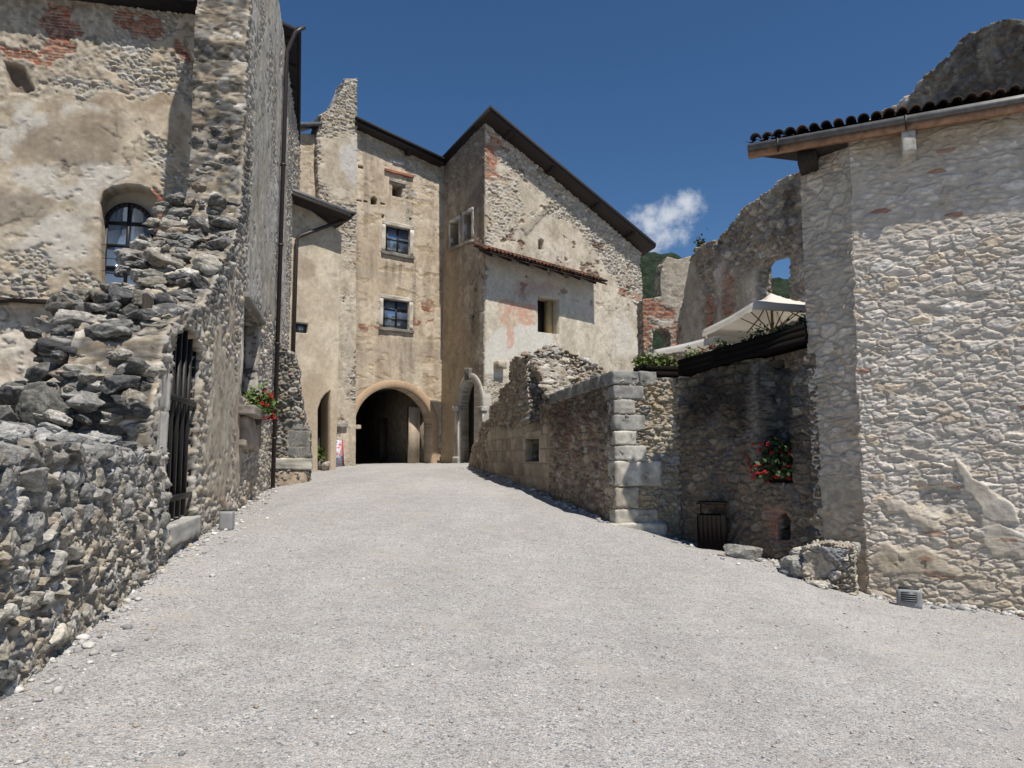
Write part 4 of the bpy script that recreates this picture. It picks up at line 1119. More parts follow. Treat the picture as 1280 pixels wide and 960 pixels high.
# ================================================================== GATEHOUSE (facade with the round arch)
def gatehouse():
    o = thing('gatehouse', 'tall ochre plastered gatehouse with a round archway and two small paned windows', 'house', (*PC.w(2.2, 1.4)[:2], 1.4))
    zR = PC.px(553, 205)[1]; z47 = PC.px(447, 156)[1]; s47 = PC.px(447, 156)[0]; sL = s47 + 4.2
    out = [(0, .6), (0, zR), (s47, z47), (s47 + .05, PC.px(440, 170)[1]), (sL, PC.px(372, 175)[1]), (sL, .6)]
    arch = PC.poly(arch_px(443, 540, 533, 484, 600))
    def rect(u0, v0, u1, v1):
        (a, z1), (b, z0) = PC.px(u0, v0), PC.px(u1, v1); a, b = min(a, b), max(a, b); return [(a, z0), (b, z0), (b, z1), (a, z1)]
    W1, W2 = (482, 281, 512, 320), (479, 373, 511, 413)
    holes = [arch, rect(*W1), rect(*W2), rect(490, 229, 503, 248)]
    pock = [rect(447, 206, 454, 212), rect(445, 249, 452, 253), rect(454, 250, 459, 254), PC.poly([(463, 256), (463, 249), (467, 245), (471, 249), (471, 256)]), rect(475, 253, 481, 257), rect(477, 268, 480, 273), rect(511, 272, 514, 276)]
    rub_t = Patch(PC, [(440, 150), (553, 200), (553, 250), (530, 235), (510, 205), (470, 190), (445, 195)], .35, 1.3, .15, 3)
    rub_w = Patch(PC, [(482, 196), (517, 205), (520, 240), (515, 275), (500, 280), (505, 250), (486, 235)], .2, 2, .08, 4)
    br = Patch(PC, [(516, 375), (541, 376), (541, 402), (516, 408)], .15, 2, .08, 5)
    br2 = Patch(PC, [(446, 404), (478, 410), (475, 420), (448, 415)], .12, 2, .06, 6)
    gr1 = Patch(PC, [(447, 335), (495, 338), (500, 350), (450, 348)], .2, 1.5, .1, 7)
    gr2 = Patch(PC, [(447, 430), (545, 425), (545, 455), (447, 452)], .4, 1, .25, 8)
    gr3 = Patch(PC, [(447, 172), (520, 190), (500, 200), (447, 190)], .3, 1, .15, 18)
    lite = Patch(PC, [(474, 262), (522, 268), (524, 285), (474, 278)], .15, 2, .1, 9)
    pat = Patch(PC, [(512, 458), (530, 460), (535, 475), (515, 475)], .2, 3, .05, 10)
    def st(s, z):
        r = plaster(s, z, 121, (.42, .34, .25), (.49, .42, .325), .03, .012, 1.6, .30)
        g = rubble(s, z, .3, .17, 122, P_LIME, (.40, .35, .27), .05, .4)
        r = over(r, g, np.maximum(rub_t(s, z), rub_w(s, z)) * .8 * sstep(.38, .52, fbm(s * 1.2, z * 1.2, 131, 4)))
        r = over(r, bricks(s, z, 123), np.maximum(br(s, z), br2(s, z)) * sstep(.42, .55, fbm(s * 3, z * 3, 132, 4)))
        r = tint(r, (.33, .285, .225), np.maximum.reduce([gr1(s, z), gr2(s, z) * .8, gr3(s, z)]) * .55)
        r = tint(r, (.52, .47, .38), lite(s, z) * .6)
        fl = sstep(.63, .67, fbm(s * 1.3, z * 2.6, 133, 6)); r = (r[0] - fl * .018, lerp(r[1], g[1] * np.array((.95, .85, .7)), fl * .8))
        dr = sstep(.55, .7, fbm(s * 3.2, z * .3, 134, 4)); r = mulc(r, 1 - .22 * dr)
        for W in (W1, W2):
            (a, z1), (b, _) = PC.px(W[0] - 4, W[3] + 7), PC.px(W[2] + 4, W[3] + 7); a, b = min(a, b), max(a, b)
            run = sstep(a - .05, a + .05, s) * sstep(b + .05, b - .05, s) * sstep(z1 - 1.6, z1 - .1, z) * sstep(z1 + .1, z1, z) * sstep(.42, .7, fbm(s * 6, z * .5, 136, 3)); r = mulc(r, 1 - .4 * run)
        pk = np.zeros_like(s)
        return r
    wall('front_wall', PC, clean(out), st, .75, .035, .035, M_WALL, o, holes + pock, None, 0, K=4)
    backs(PC, o, pock, -.4); backs(PC, o, [holes[3]], -.74)
    for W in (W1, W2):
        window(PC, o, W[0], W[1], W[2], W[3], .16, .07, 2, 3 if W is W2 else 2, bar=.04); surround(PC, o, W[0], W[1], W[2], W[3], .19, W[1], (.47, .44, .38))
    MB().add(*rough_block(PC, PC.px(506, 200)[0], PC.px(490, 200)[0], PC.px(498, 206)[1], PC.px(498, 202)[1], -.1, .1, 7, (.45, .44, .41))).add(*rough_block(PC, PC.px(516, 219)[0], PC.px(480, 212)[0], PC.px(498, 219)[1], PC.px(498, 215.5)[1], -.1, .14, 8, (.28, .13, .08))).add(*rough_block(PC, PC.px(507, 228)[0], PC.px(486, 228)[0], PC.px(498, 230)[1], PC.px(498, 226)[1], -.2, .12, 9, (.32, .29, .24))).build('stone_ledges', M_BLOCK, o)
    inner = PC.poly(arch_px(443, 540, 533, 484, 588)); inner[0] = (inner[0][0], 1.2); inner[-1] = (inner[-1][0], 1.2)
    band(PC, inner, .33, -.2, .045, 5, (.43, .31, .205), M_WALL, o, 'arch_surround', 15, .002)
    (a, z), (b, z2) = PC.px(446, 531), PC.px(439, 536)
    MB().add(*rough_block(PC, a - .15, b + .3, z2, z, -.2, .13, 12, (.44, .38, .29))).build('impost', M_BLOCK, o)
    # passage behind the arch
    sa, sb = min(p[0] for p in arch), max(p[0] for p in arch)
    zt = max(p[1] for p in arch)
    t = MB()
    for w0, w1, s0, s1, z0, z1 in ((-9, -.74, sb + .1, sb + .3, .8, zt + .4), (-9, -.74, sa - .3, sa - .1, .8, zt + .4), (-9, -.74, sa - .3, sb + .3, zt + .3, zt + .5), (-9.2, -9, sa - .3, sb + .3, .8, zt + .5)):
        t.pbox(PC, s0, s1, z0, z1, w0, w1)
    t.build('passage', M_PLASTERDARK, o)
    zg = gl(PC, 1.5, -1) - .1
    (da, zd), (db, _) = PC.px(512, 509, -.6), PC.px(524, 509, -.6)
    MB().pbox(PC, min(da, db), max(da, db), zg, zd, -.72, -.62).build('door_leaf', M_GREYWOOD, o)
    MB().pbox(PC, min(da, db) - .05, min(da, db) - .003, zg, zd + .02, -1.8, -.62).build('door_leaf', M_GREYWOOD, o)
    (da, zd), (db, _) = PC.px(478, 522, -2.5), PC.px(487, 522, -2.5)
    MB().pbox(PC, min(da, db), max(da, db), zg, zd, -2.8, -2.7).build('door_leaf', M_DARKWOOD, o)
    # masonry pier with the broken chimney-like top
    but = PC.poly([(417, 640), (417, 400), (419, 300), (400, 268), (396, 200), (397, 168), (400, 144), (417, 134), (421, 128), (424, 117), (430, 108), (433, 99), (446, 98), (446, 200), (445, 300), (443, 640)], .3)
    but[0] = (but[0][0], .8); but[-1] = (but[-1][0], .8)
    top = jag(but[5:13], .06, .25, 6); but = but[:5] + top + but[13:]
    lp = Patch(PC, [(402, 180), (445, 170), (445, 255), (415, 262), (400, 230)], .5, 1, .2, 5)
    lw = Patch(PC, [(424, 180), (446, 185), (444, 235), (424, 225)], .3, 1.5, .15, 6)
    def sb_(s, z):
        r = rubble(s, z, .32, .15, 141, P_LIME + P_WARM[:2], (.34, .29, .22), .06, .4)
        r = over(r, plaster(s, z, 142, (.42, .355, .27), (.47, .42, .34), .05, .015, 1.2, .3), np.maximum(lp(s, z), sstep(.30, .42, fbm(s * .9, z * .7, 143, 4)) * sstep(12, 9.5, z)))
        return tint(r, (.45, .44, .42), lw(s, z) * .7)
    wall('pier', PC, clean(but), sb_, 1.0, .03, .03, M_WALL, o, [], edge3(.3, 7, P_LIME), .06, K=6, out_w=.3)
    MB().add(*rough_block(PC, PC.px(433, 530, .3)[0], PC.px(418, 530, .3)[0], PC.px(425, 534, .3)[1], PC.px(425, 528.5, .3)[1], .2, .5, 3, (.30, .28, .25))).build('stone_bracket', M_BLOCK, o)
    # roof edges
    w = .55
    A = PC.px(446, 145, w); B = PC.px(556, 197, w)
    c = [PC.w(A[0], A[1], w), PC.w(B[0], B[1], w), PC.w(B[0], B[1] + 1.5, -4), PC.w(A[0], A[1] + 1.5, -4)]
    slab('roof', c, .15, M_ROOF, o)
    slab('roof_boards', [p - np.array((0, 0, .155)) + np.array([-PC.n[0], -PC.n[1], 0]) * .06 for p in c[:2]] + [PC.w(B[0], B[1] - .155, -.6), PC.w(A[0], A[1] - .155, -.6)], .17, M_SOFFIT, o)
    zz = PC.px(512, 183, .3)
    MB().pbox(PC, zz[0] - .12, zz[0] + .12, zz[1] - .35, zz[1] + .1, -.1, .45).build('roof_beam', M_DARKWOOD, o)
    A = PC.px(366, 162, .4); B = PC.px(403, 152, .4)
    slab('roof', [PC.w(A[0] + 2, A[1] - .3, .4), PC.w(B[0], B[1], .4), PC.w(B[0], B[1] + .6, -2), PC.w(A[0] + 2, A[1] + .3, -2)], .18, M_LEAD, o)
gatehouse()

# ================================================================== TOWER HOUSE on the right of the gate
def tower():
    o = thing('tower_house', 'steep roofed stone and plaster tower house with a carved portal and a tiled pent roof', 'house', (*TC, gz(*TC)))
    zc = PTR.px(612, 150)[1]
    sR = PTR.px(804, 400)[0]; zR = PTR.px(801, 316)[1]
    # right hand wall
    hole = PTR.poly([(671, 370), (698, 372), (698, 418), (671, 415)]); a = hole[0][0]; b = hole[1][0]; hole = [(a, hole[3][1]), (b, hole[3][1]), (b, hole[0][1]), (a, hole[0][1])]
    niche = PTR.poly([(672, 312), (672, 301), (675, 298), (679, 301), (679, 313)])
    rub_hi = Patch(PTR, [(606, 140), (806, 305), (806, 385), (775, 372), (765, 350), (720, 285), (660, 270), (690, 240), (640, 220), (612, 200)], .5, .9, .2, 3)
    rub_l = Patch(PTR, [(606, 230), (640, 215), (650, 260), (640, 300), (606, 305)], .5, 1.2, .2, 13)
    brk = Patch(PTR, [(606, 160), (628, 172), (632, 182), (618, 190), (626, 200), (618, 215), (634, 225), (606, 228)], .25, 2, .08, 4)
    brk2 = Patch(PTR, [(774, 360), (800, 368), (803, 378), (772, 372)], .2, 2, .08, 5)
    diag = Patch(PTR, [(650, 285), (690, 248), (696, 252), (655, 295)], .15, 2, .08, 6)
    smooth = Patch(PTR, [(606, 318), (741, 352), (741, 430), (735, 470), (606, 470)], .12, 1.5, .05, 7)
    lite = Patch(PTR, [(604, 430), (625, 412), (660, 405), (690, 418), (690, 440), (640, 445), (625, 470), (604, 470)], .2, 1.5, .1, 8)
    pink = Patch(PTR, [(623, 374), (668, 381), (670, 403), (655, 408), (643, 404), (640, 436), (634, 436), (632, 406), (623, 402)], .09, 2.5, .03, 9)
    pink2 = Patch(PTR, [(645, 350), (690, 352), (700, 362), (660, 372), (640, 370)], .25, 2, .15, 10)
    grey = Patch(PTR, [(606, 318), (741, 352), (741, 398), (690, 385), (606, 372)], .2, 1.5, .1, 11)  # tints the pent roof's shadow area grey in the plaster colour
    ston = Patch(PTR, [(712, 395), (740, 402), (736, 428), (714, 422)], .2, 2.5, .08, 12)
    base = Patch(PTR, [(600, 470), (632, 480), (630, 600), (600, 600)], .3, 1.5, .15, 14)
    wht = Patch(PTR, [(770, 405), (790, 400), (800, 440), (770, 445)], .3, 1.2, .2, 15)
    def st(s, z):
        r = plaster(s, z, 151, (.40, .345, .265), (.47, .42, .345), .04, .014, 1.6, .2)
        g = rubble(s, z, .30, .165, 152, P_LIME + [(.46, .44, .40)], (.36, .31, .24), .075, .4)
        r = over(r, g, np.maximum(rub_hi(s, z), rub_l(s, z) * .6))
        r = over(r, bricks(s, z, 153), np.maximum(brk(s, z), brk2(s, z)) * sstep(.36, .46, fbm(s * 2, z * 4, 165, 4)))
        r = over(r, g, np.maximum(ston(s, z) * sstep(.4, .55, fbm(s * 3, z * 4, 161, 3)), base(s, z) * .6))
        dg = diag(s, z); r = (r[0] + dg * .06, lerp(r[1], np.array((.29, .26, .20)), dg * .7))
        sm = smooth(s, z); r = over(r, plaster(s, z, 154, (.47, .415, .325), (.54, .49, .40), .06, .006, 1.2, .15), sm)
        r = tint(r, (.43, .41, .37), grey(s, z) * .5)
        r = tint(r, (.57, .555, .50), np.maximum(lite(s, z), wht(s, z) * .6) * .8)
        pn = pink(s, z) * (.35 + .65 * sstep(.38, .56, fbm(s * 4, z * 4, 166, 5))); r = tint(r, (.52, .28, .20), pn * .75)
        r = tint(r, (.36, .22, .20), pink2(s, z) * .5)
        pk = sstep(.66, .72, fbm(s * 1.9 + 4, z * 2.6, 167, 4)) * sstep(8.5, 10, z)
        return r[0] - pk * .05, lerp(r[1], np.array((.15, .085, .055)), pk * .75)
    out = [(0, .5), (0, zc), (PTR.px(801, 316)[0], zR), (sR, .5)]
    wall('right_wall', PTR, clean(out), st, .8, .04, .035, M_WALL, o, [hole, niche], None, 0, K=4)
    backs(PTR, o, [niche], -.25, col=(.24, .18, .12))
    MB().pbox(PTR, hole[0][0] - .05, hole[1][0] + .05, hole[0][1] - .05, hole[2][1] + .05, -.85, -.75).build('shutter', M_FRAME, o)
    MB().pbox(PTR, hole[1][0] - .30, hole[1][0] - .002, hole[0][1] + .002, hole[2][1] - .002, -.74, -.40, (.40, .31, .17)).build('window_reveal', M_WALL, o)
    # left hand wall with portal
    zl = PTL.px(553, 206)[1]
    portal = PTL.poly(arch_px(577.5, 602, 512, 476, 600)); portal[0] = (portal[0][0], .8); portal[-1] = (portal[-1][0], .8)
    def rect(u0, v0, u1, v1):
        (a, z1), (b, z0) = PTL.px(u0, v0), PTL.px(u1, v1); a, b = min(a, b), max(a, b); return [(a, z0), (b, z0), (b, z1), (a, z1)]
    w1, w2 = (564, 279, 574, 305), (581, 268.5, 590, 297)
    dk = Patch(PTL, [(556, 318), (606, 250), (606, 210), (560, 300)], .25, 1, .25, 5)
    dk2 = Patch(PTL, [(570, 470), (606, 445), (608, 500), (600, 475), (588, 466)], .2, 1.5, .15, 6)
    fl = Patch(PTL, [(585, 360), (606, 330), (606, 410), (588, 420)], .4, 1.6, .15, 7)
    og = Patch(PTL, [(553, 260), (575, 330), (590, 460), (560, 585), (553, 585)], .7, .8, .4, 8)
    rb = Patch(PTL, [(553, 200), (612, 135), (612, 200), (553, 260)], .5, 1, .3, 9)
    def sl(s, z):
        r = plaster(s, z, 171, (.36, .29, .21), (.43, .365, .28), .03, .02, 1.2, .35)
        g = rubble(s, z, .28, .15, 172, P_WARM, (.28, .23, .17), .05, .4)
        r = over(r, g, np.maximum(rb(s, z) * .7, fl(s, z) * sstep(.48, .6, fbm(s * 3, z * 3, 181, 4))))
        r = tint(r, (.46, .35, .22), og(s, z) * .5); r = tint(r, (.17, .145, .12), np.maximum(dk(s, z), dk2(s, z)) * .6)
        dr = sstep(.5, .7, fbm(s * 2.2, z * .5, 182, 5)); return mulc(r, 1 - .18 * dr)
    wall('left_wall', PTL, [(0, .5), (0, zc), (tl_len, zl), (tl_len, .5)], sl, .8, .03, .035, M_WALL, o, [portal, rect(*w1), rect(*w2)], None, 0, K=4)
    for W, sd in ((w1, 31), (w2, 41)):
        window(PTL, o, *W, .5, .05, 1, 1, bar=.01); surround(PTL, o, *W, .16, sd, (.50, .48, .43), .05, .12, sill=False)
    (a, z), (b, z2) = PTL.px(561, 318, .05), PTL.px(592, 298, .05)
    zs = PTL.px(574, 308)[1]
    MB().add(*rough_block(PTL, min(a, b), max(a, b), zs - .12, zs, -.1, .14, 55, (.30, .27, .23))).build('sill', M_BLOCK, o)
    inn = PTL.poly(arch_px(577.5, 602, 512, 476, 590)); inn[0] = (inn[0][0], 1.1); inn[-1] = (inn[-1][0], 1.1)
    band(PTL, inn, .34, -.3, .12, 9, (.40, .38, .34), M_BLOCK, o, 'portal_surround', 17)
    pa = MB()
    for u in (574, 604.5):
        s = PTL.px(u, 540)[0]; zt = PTL.px(u, 514)[1]
        pa.add(*rough_block(PTL, s - .17, s + .17, 1.1, zt, .0, .17, 66, (.43, .40, .35), .006)).add(*rough_block(PTL, s - .24, s + .24, zt, zt + .2, -.05, .25, 67, (.42, .40, .36), .01)).add(*rough_block(PTL, s - .23, s + .23, 1.1, 1.75, -.05, .22, 68, (.40, .37, .33), .01))
    pa.build('pilasters', M_BLOCK, o)
    ks = PTL.px(589, 468)
    MB().add(*rough_block(PTL, ks[0] - .18, ks[0] + .18, ks[1] - .25, ks[1] + .28, 0, .24, 69, (.16, .15, .135), .03)).build('keystone', M_BLOCK, o)
    MB().pbox(PTL, min(p[0] for p in portal) - .1, max(p[0] for p in portal) + .1, .9, max(p[1] for p in portal) + .1, -.80, -.36).build('portal_shade_panel', M_FRAME, o)  # near-black panel standing in for the shade inside the open doorway
    # corner quoin strip and bracket
    cb = MB(); rnd = random.Random(3)
    z = 1.2
    while z < 9.2:
        h = rnd.uniform(.35, .6); L = rnd.choice((.32, .5)); cb.add(*rough_block(PTR, -.03, L, z, z + h - .01, -.4, .03, int(z * 10), np.array((.44, .41, .345)) * rnd.uniform(.85, 1.12), .006)); z += h
    cb.build('corner_stones', M_BLOCK, o)
    q = PTR.px(622, 455); MB().add(*rough_block(PTR, q[0] - .25, q[0] + .25, q[1] - .22, q[1] + .1, -.1, .38, 81, (.38, .33, .25), .02)).build('stone_bracket', M_BLOCK, o)
    # main roof
    w = .75
    A = PTR.px(613, 131, w); B = PTR.px(820, 304, w)
    pA, pB = PTR.w(A[0], A[1], w), PTR.w(B[0], B[1], w)
    zb = PTL.px(553, 198, .25)
    pD = PTL.w(tl_len, zb[1], .30); q = PTL.w(0, 0, .30)
    d1 = pD - pA; d1[2] = pD[2] - pA[2]
    pD2 = pA + d1 * 1.0; pC = pB + d1 * 1.0
    slab('roof', [pA, pB, pC, pD2], .17, M_ROOF, o)
    k = np.array((0, 0, .175)); e = d1 / np.linalg.norm(d1) * .05
    slab('roof_boards', [pA - k + e, pB - k + e, pB - k + e * 26, pA - k + e * 26], .05, M_SOFFIT, o)
    ax = pB - pA
    ed = np.array([-PTR.n[0], -PTR.n[1], 0])
    for t in (.12, .36, .63, .86):
        p = pA + ax * t - np.array((0, 0, .23)); dd = ax / np.linalg.norm(ax) * .1
        b0 = p + ed * .12; b1 = p + ed * 1.0
        MB().hexa([b0 - dd - (0, 0, .24), b0 + dd - (0, 0, .24), b1 + dd - (0, 0, .24), b1 - dd - (0, 0, .24), b0 - dd, b0 + dd, b1 + dd, b1 - dd]).build('purlin', M_DARKWOOD, o)
    # pent roof of barrel tiles
    wv = 1.0
    A = PTR.px(608, 312, wv); B = PTR.px(759, 353, wv); zz = (A[1] + B[1]) / 2
    pA, pB = PTR.w(A[0], A[1], wv), PTR.w(B[0], B[1], wv)
    up = np.array([-PTR.n[0] * wv, -PTR.n[1] * wv, .5])
    tiles('pent_roof', pA, pB, up, 34, .095, M_TILE, o, rows=3)
    slab('pent_boards', [pA - (0, 0, .06), pB - (0, 0, .06), pB + up - (0, 0, .06), pA + up - (0, 0, .06)], .07, M_DARKWOOD, o)
    ax = pB - pA
    for i in range(7):
        p = pA + ax * (i + .35) / 7 - np.array((0, 0, .13)); dd = ax / np.linalg.norm(ax) * .06
        b0 = p + up * .12; b1 = p + up
        MB().hexa([b0 - dd - (0, 0, .13), b0 + dd - (0, 0, .13), b1 + dd - (0, 0, .13), b1 - dd - (0, 0, .13), b0 - dd, b0 + dd, b1 + dd, b1 - dd]).build('rafter', M_DARKWOOD, o)
    # right gable wall, seen only from the side
    p = PTR.w(sR, 0); Pg = Plane(p[:2], (p[0] - .738 * 3.2, p[1] + 3.2))
    wall('side_wall', Pg, [(.8, .5), (3.2, .5), (3.2, zR - .9), (.8, zR)], lambda s, z: rubble(s, z, .3, .17, 190, P_LIME, MORTAR, .05), .3, .08, .08, M_WALL, o)
tower()

# ================================================================== RIGHT: retaining wall with quoins, terrace
def retaining_wall():
    o = thing('retaining_wall', 'brown rubble retaining wall with pale corner blocks and a small square window in the middle of the courtyard', 'wall', (*K0, gz(*K0)))
    top = PR1.poly([(768, 468), (745, 477), (720, 486), (690, 497), (682, 484), (676, 468), (668, 452), (655, 446), (645, 447), (639, 455), (638, 478), (626, 486), (624, 500), (613, 508), (612, 522), (601, 530), (599, 548), (592, 556), (587, 578)])
    sE = top[-1][0]
    out = [(0, -.4), (0, top[0][1])] + jag(top, .05, .3, 3) + [(sE, .6)]
    (a, z1), (b, z0) = PR1.px(675, 547), PR1.px(658, 577); a, b = min(a, b), max(a, b)
    win = [(a, z0), (b, z0), (b, z1), (a, z1)]
    hollow = Patch(PR1, [(652, 497), (654, 478), (662, 468), (672, 474), (680, 492), (676, 503), (664, 500)], .08, 2.5, .06, 15)
    blk = Patch(PR1, [(688, 620), (690, 530), (650, 535), (610, 540), (612, 600), (650, 612)], .25, 1.2, .05, 4)
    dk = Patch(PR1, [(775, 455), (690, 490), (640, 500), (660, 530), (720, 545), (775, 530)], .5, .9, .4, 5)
    br = Patch(PR1, [(745, 500), (690, 500), (680, 540), (720, 570), (750, 560)], .6, 1.2, .2, 6)
    def st(s, z):
        r = rubble(s, z, .27, .17, 201, P_WARM + [(.33, .28, .21), (.29, .245, .18)], (.26, .205, .15), .06, .4)
        r = over(r, blocks(s, z, 202, .62, .38, [(.31, .26, .195), (.36, .305, .235), (.25, .21, .16), (.29, .25, .19)], .05), blk(s, z))
        r = tint(r, (.22, .12, .08), br(s, z) * sstep(.48, .62, fbm(s * 3, z * 4, 211, 4)) * .55)
        hm = hollow(s, z); r = (r[0] - .34 * hm, lerp(r[1], r[1] * np.array((.75, .66, .56)), hm))  # hollow is pushed in and its shade also darkened into the colour
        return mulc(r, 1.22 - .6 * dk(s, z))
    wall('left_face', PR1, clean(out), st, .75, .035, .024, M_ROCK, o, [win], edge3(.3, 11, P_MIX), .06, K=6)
    backs(PR1, o, [win], -.74, col=(.05, .045, .04))
    surround(PR1, o, 675, 547, 658, 577, .2, 5, (.34, .29, .225), .03, .2, sill=False)
    # broken stones of the wall core where its head drops, seen in the sun
    rb = MB(); rnd = random.Random(29); ln = PR1.poly([(655, 446), (668, 452), (676, 468), (682, 484), (690, 498)])
    for k in range(130):
        t = rnd.random() * 3.999; i = int(t); t -= i; sz = rnd.uniform(.14, .32)
        q = PR1.w(ln[i][0] + (ln[i + 1][0] - ln[i][0]) * t + rnd.uniform(-.02, .10), ln[i][1] + (ln[i + 1][1] - ln[i][1]) * t - sz * .12, -rnd.uniform(.0, .78))
        rb.add(*rock(q, (sz * 1.3, sz, sz * .62), rnd.randrange(9999), [(.42, .395, .35), (.33, .295, .24), (.45, .43, .395), (.27, .235, .19), (.22, .20, .175)], 2, 3.4, .22, light=.3))
    rb.build('broken_core', M_ROCK, o)
    # right face
    tz = PR2.px(800, 472)[1]
    o2 = PR2.poly([(772, 466), (800, 473), (849, 470)])
    yel = Patch(PR2, [(806, 470), (822, 470), (824, 560), (845, 600), (845, 640), (800, 650), (800, 560)], .25, 1.5, .15, 4)
    big = Patch(PR2, [(785, 575), (826, 575), (828, 605), (785, 612)], .06, 2, .02, 5)
    def s2(s, z):
        r = rubble(s, z, .32, .17, 221, [(.37, .345, .29), (.31, .28, .225), (.42, .39, .33), (.24, .225, .195), (.36, .30, .215), (.29, .285, .265)], (.33, .275, .195), .065, .4)
        return tint(r, (.40, .31, .185), yel(s, z) * sstep(.42, .6, fbm(s * 2, z * 1.5, 231, 4)) * .55)
    wall('right_face', PR2, [(.02, -.6), (.02, tz), (PR2.L + .1, tz), (PR2.L + .1, -.6)], s2, .75, .014, .012, M_ROCK, o, [], edge3(.3, 12, P_MIX), .05, K=5)
    q = MB(); rnd = random.Random(8)
    z = .25; i = 0
    zt = tz - .16
    hs = [.46, .52, .62, .36, .34, .40, .36, .34]
    hs = [h * (zt - z) / sum(hs) for h in hs]
    for i, h in enumerate(hs):
        L2, L1 = ((.85, .42), (.45, .7), (.95, .4), (.62, .62), (.42, .4), (.62, .65), (.40, .42), (.58, .6))[i]
        c = np.array(((.41, .385, .33), (.37, .33, .265), (.43, .405, .35), (.33, .32, .29), (.40, .38, .33), (.25, .245, .225), (.30, .285, .255), (.21, .205, .195))[i])
        q.add(*rough_block(PR2, -.05, L2, z, z + h - .012, -L1, .07, 300 + i, c, .012, 12)); z += h
    q.build('corner_blocks', M_BLOCK, o)
    MB().add(*rough_block(PR2, -.2, 1.0, -.1, .36, -.6, .16, 320, (.44, .42, .37), .02, 12)).build('footing_block', M_BLOCK, o)
    c = MB()
    for k, (s0, s1) in enumerate(((-.08, .5), (.51, .88))): c.add(*rough_block(PR2, s0, s1, tz - .15, tz + .13, -.8, .06, 330 + k, (.23, .228, .215), .014, 10))
    line = PR1.poly([(768, 470), (690, 499)])
    n = 7
    for k in range(n):
        t0, t1 = k / n, (k + 1) / n
        s0 = line[0][0] + (line[1][0] - line[0][0]) * t0 + .06; s1 = line[0][0] + (line[1][0] - line[0][0]) * t1 + .045; zz = line[0][1] + (line[1][1] - line[0][1]) * t0
        c.add(*rough_block(PR1, max(s0, .75), max(s1, .80), zz - .16, zz + .12, -.7, .07, 340 + k, np.array((.19, .185, .17)) * rnd.uniform(.85, 1.2), .014, 8)) if s1 > .8 else None
    c.build('coping', M_BLOCK, o)
retaining_wall()

def rubble_heap():
    p = at(690, 480, 21.4); P = Plane(p[:2], (p[0] + 1, p[1] + .12))
    o = thing('rubble_heap', 'sunlit broken masonry core of white and brown stones rising above the retaining wall', 'rubble', (p[0], p[1], 3.0))
    out = P.poly([(654, 530), (655, 462), (660, 450), (670, 441), (690, 433), (712, 440), (732, 452), (748, 468), (762, 476), (790, 484), (790, 530)])
    out = [out[0]] + jag(out[1:-1], .05, .2, 5) + [out[-1]]
    def st(s, z):
        r = rubble(s, z, .26, .15, 241, [(.42, .395, .35), (.33, .295, .24), (.46, .445, .41), (.27, .235, .19), (.37, .31, .24), (.22, .20, .175)], (.27, .225, .17), .13, .45)
        return r[0] + .55 * np.clip(P.px(690, 433)[1] - z, 0, 2) , r[1]
    wall('core', P, out, st, 1.1, .022, .018, M_ROCK, o, [], edge3(.28, 13, P_MIX), .1, K=6)
    b = MB(); rnd = random.Random(17)
    for i in range(70):
        u = rnd.uniform(660, 756); vt = np.interp(u, [640, 650, 690, 732, 752], [455, 444, 433, 452, 470])
        s, z = P.px(u, vt + rnd.uniform(0, 34)); sz = rnd.uniform(.12, .3)
        zt = P.px(690, 433)[1]
        b.add(*rock(P.w(s, z, .02 + .5 * max(0, zt - z) - rnd.uniform(0, .1)), (sz * 1.3, sz, sz * .7), rnd.randrange(9999), [(.44, .42, .385), (.33, .30, .25), (.47, .455, .43), (.26, .22, .17)], 2, 3, .24, light=.3))
    for i in range(22):
        t = rnd.random(); s, z = P.px(658 + 92 * t, np.interp(658 + 92 * t, [640, 650, 690, 732, 752], [455, 444, 433, 452, 470]))
        sz = rnd.uniform(.15, .34); b.add(*rock(P.w(s, z, rnd.uniform(-.9, 0)), (sz * 1.3, sz, sz * .7), rnd.randrange(9999), P_MIX, 2, 3, .24))
    b.build('stones', M_ROCK, o)
rubble_heap()

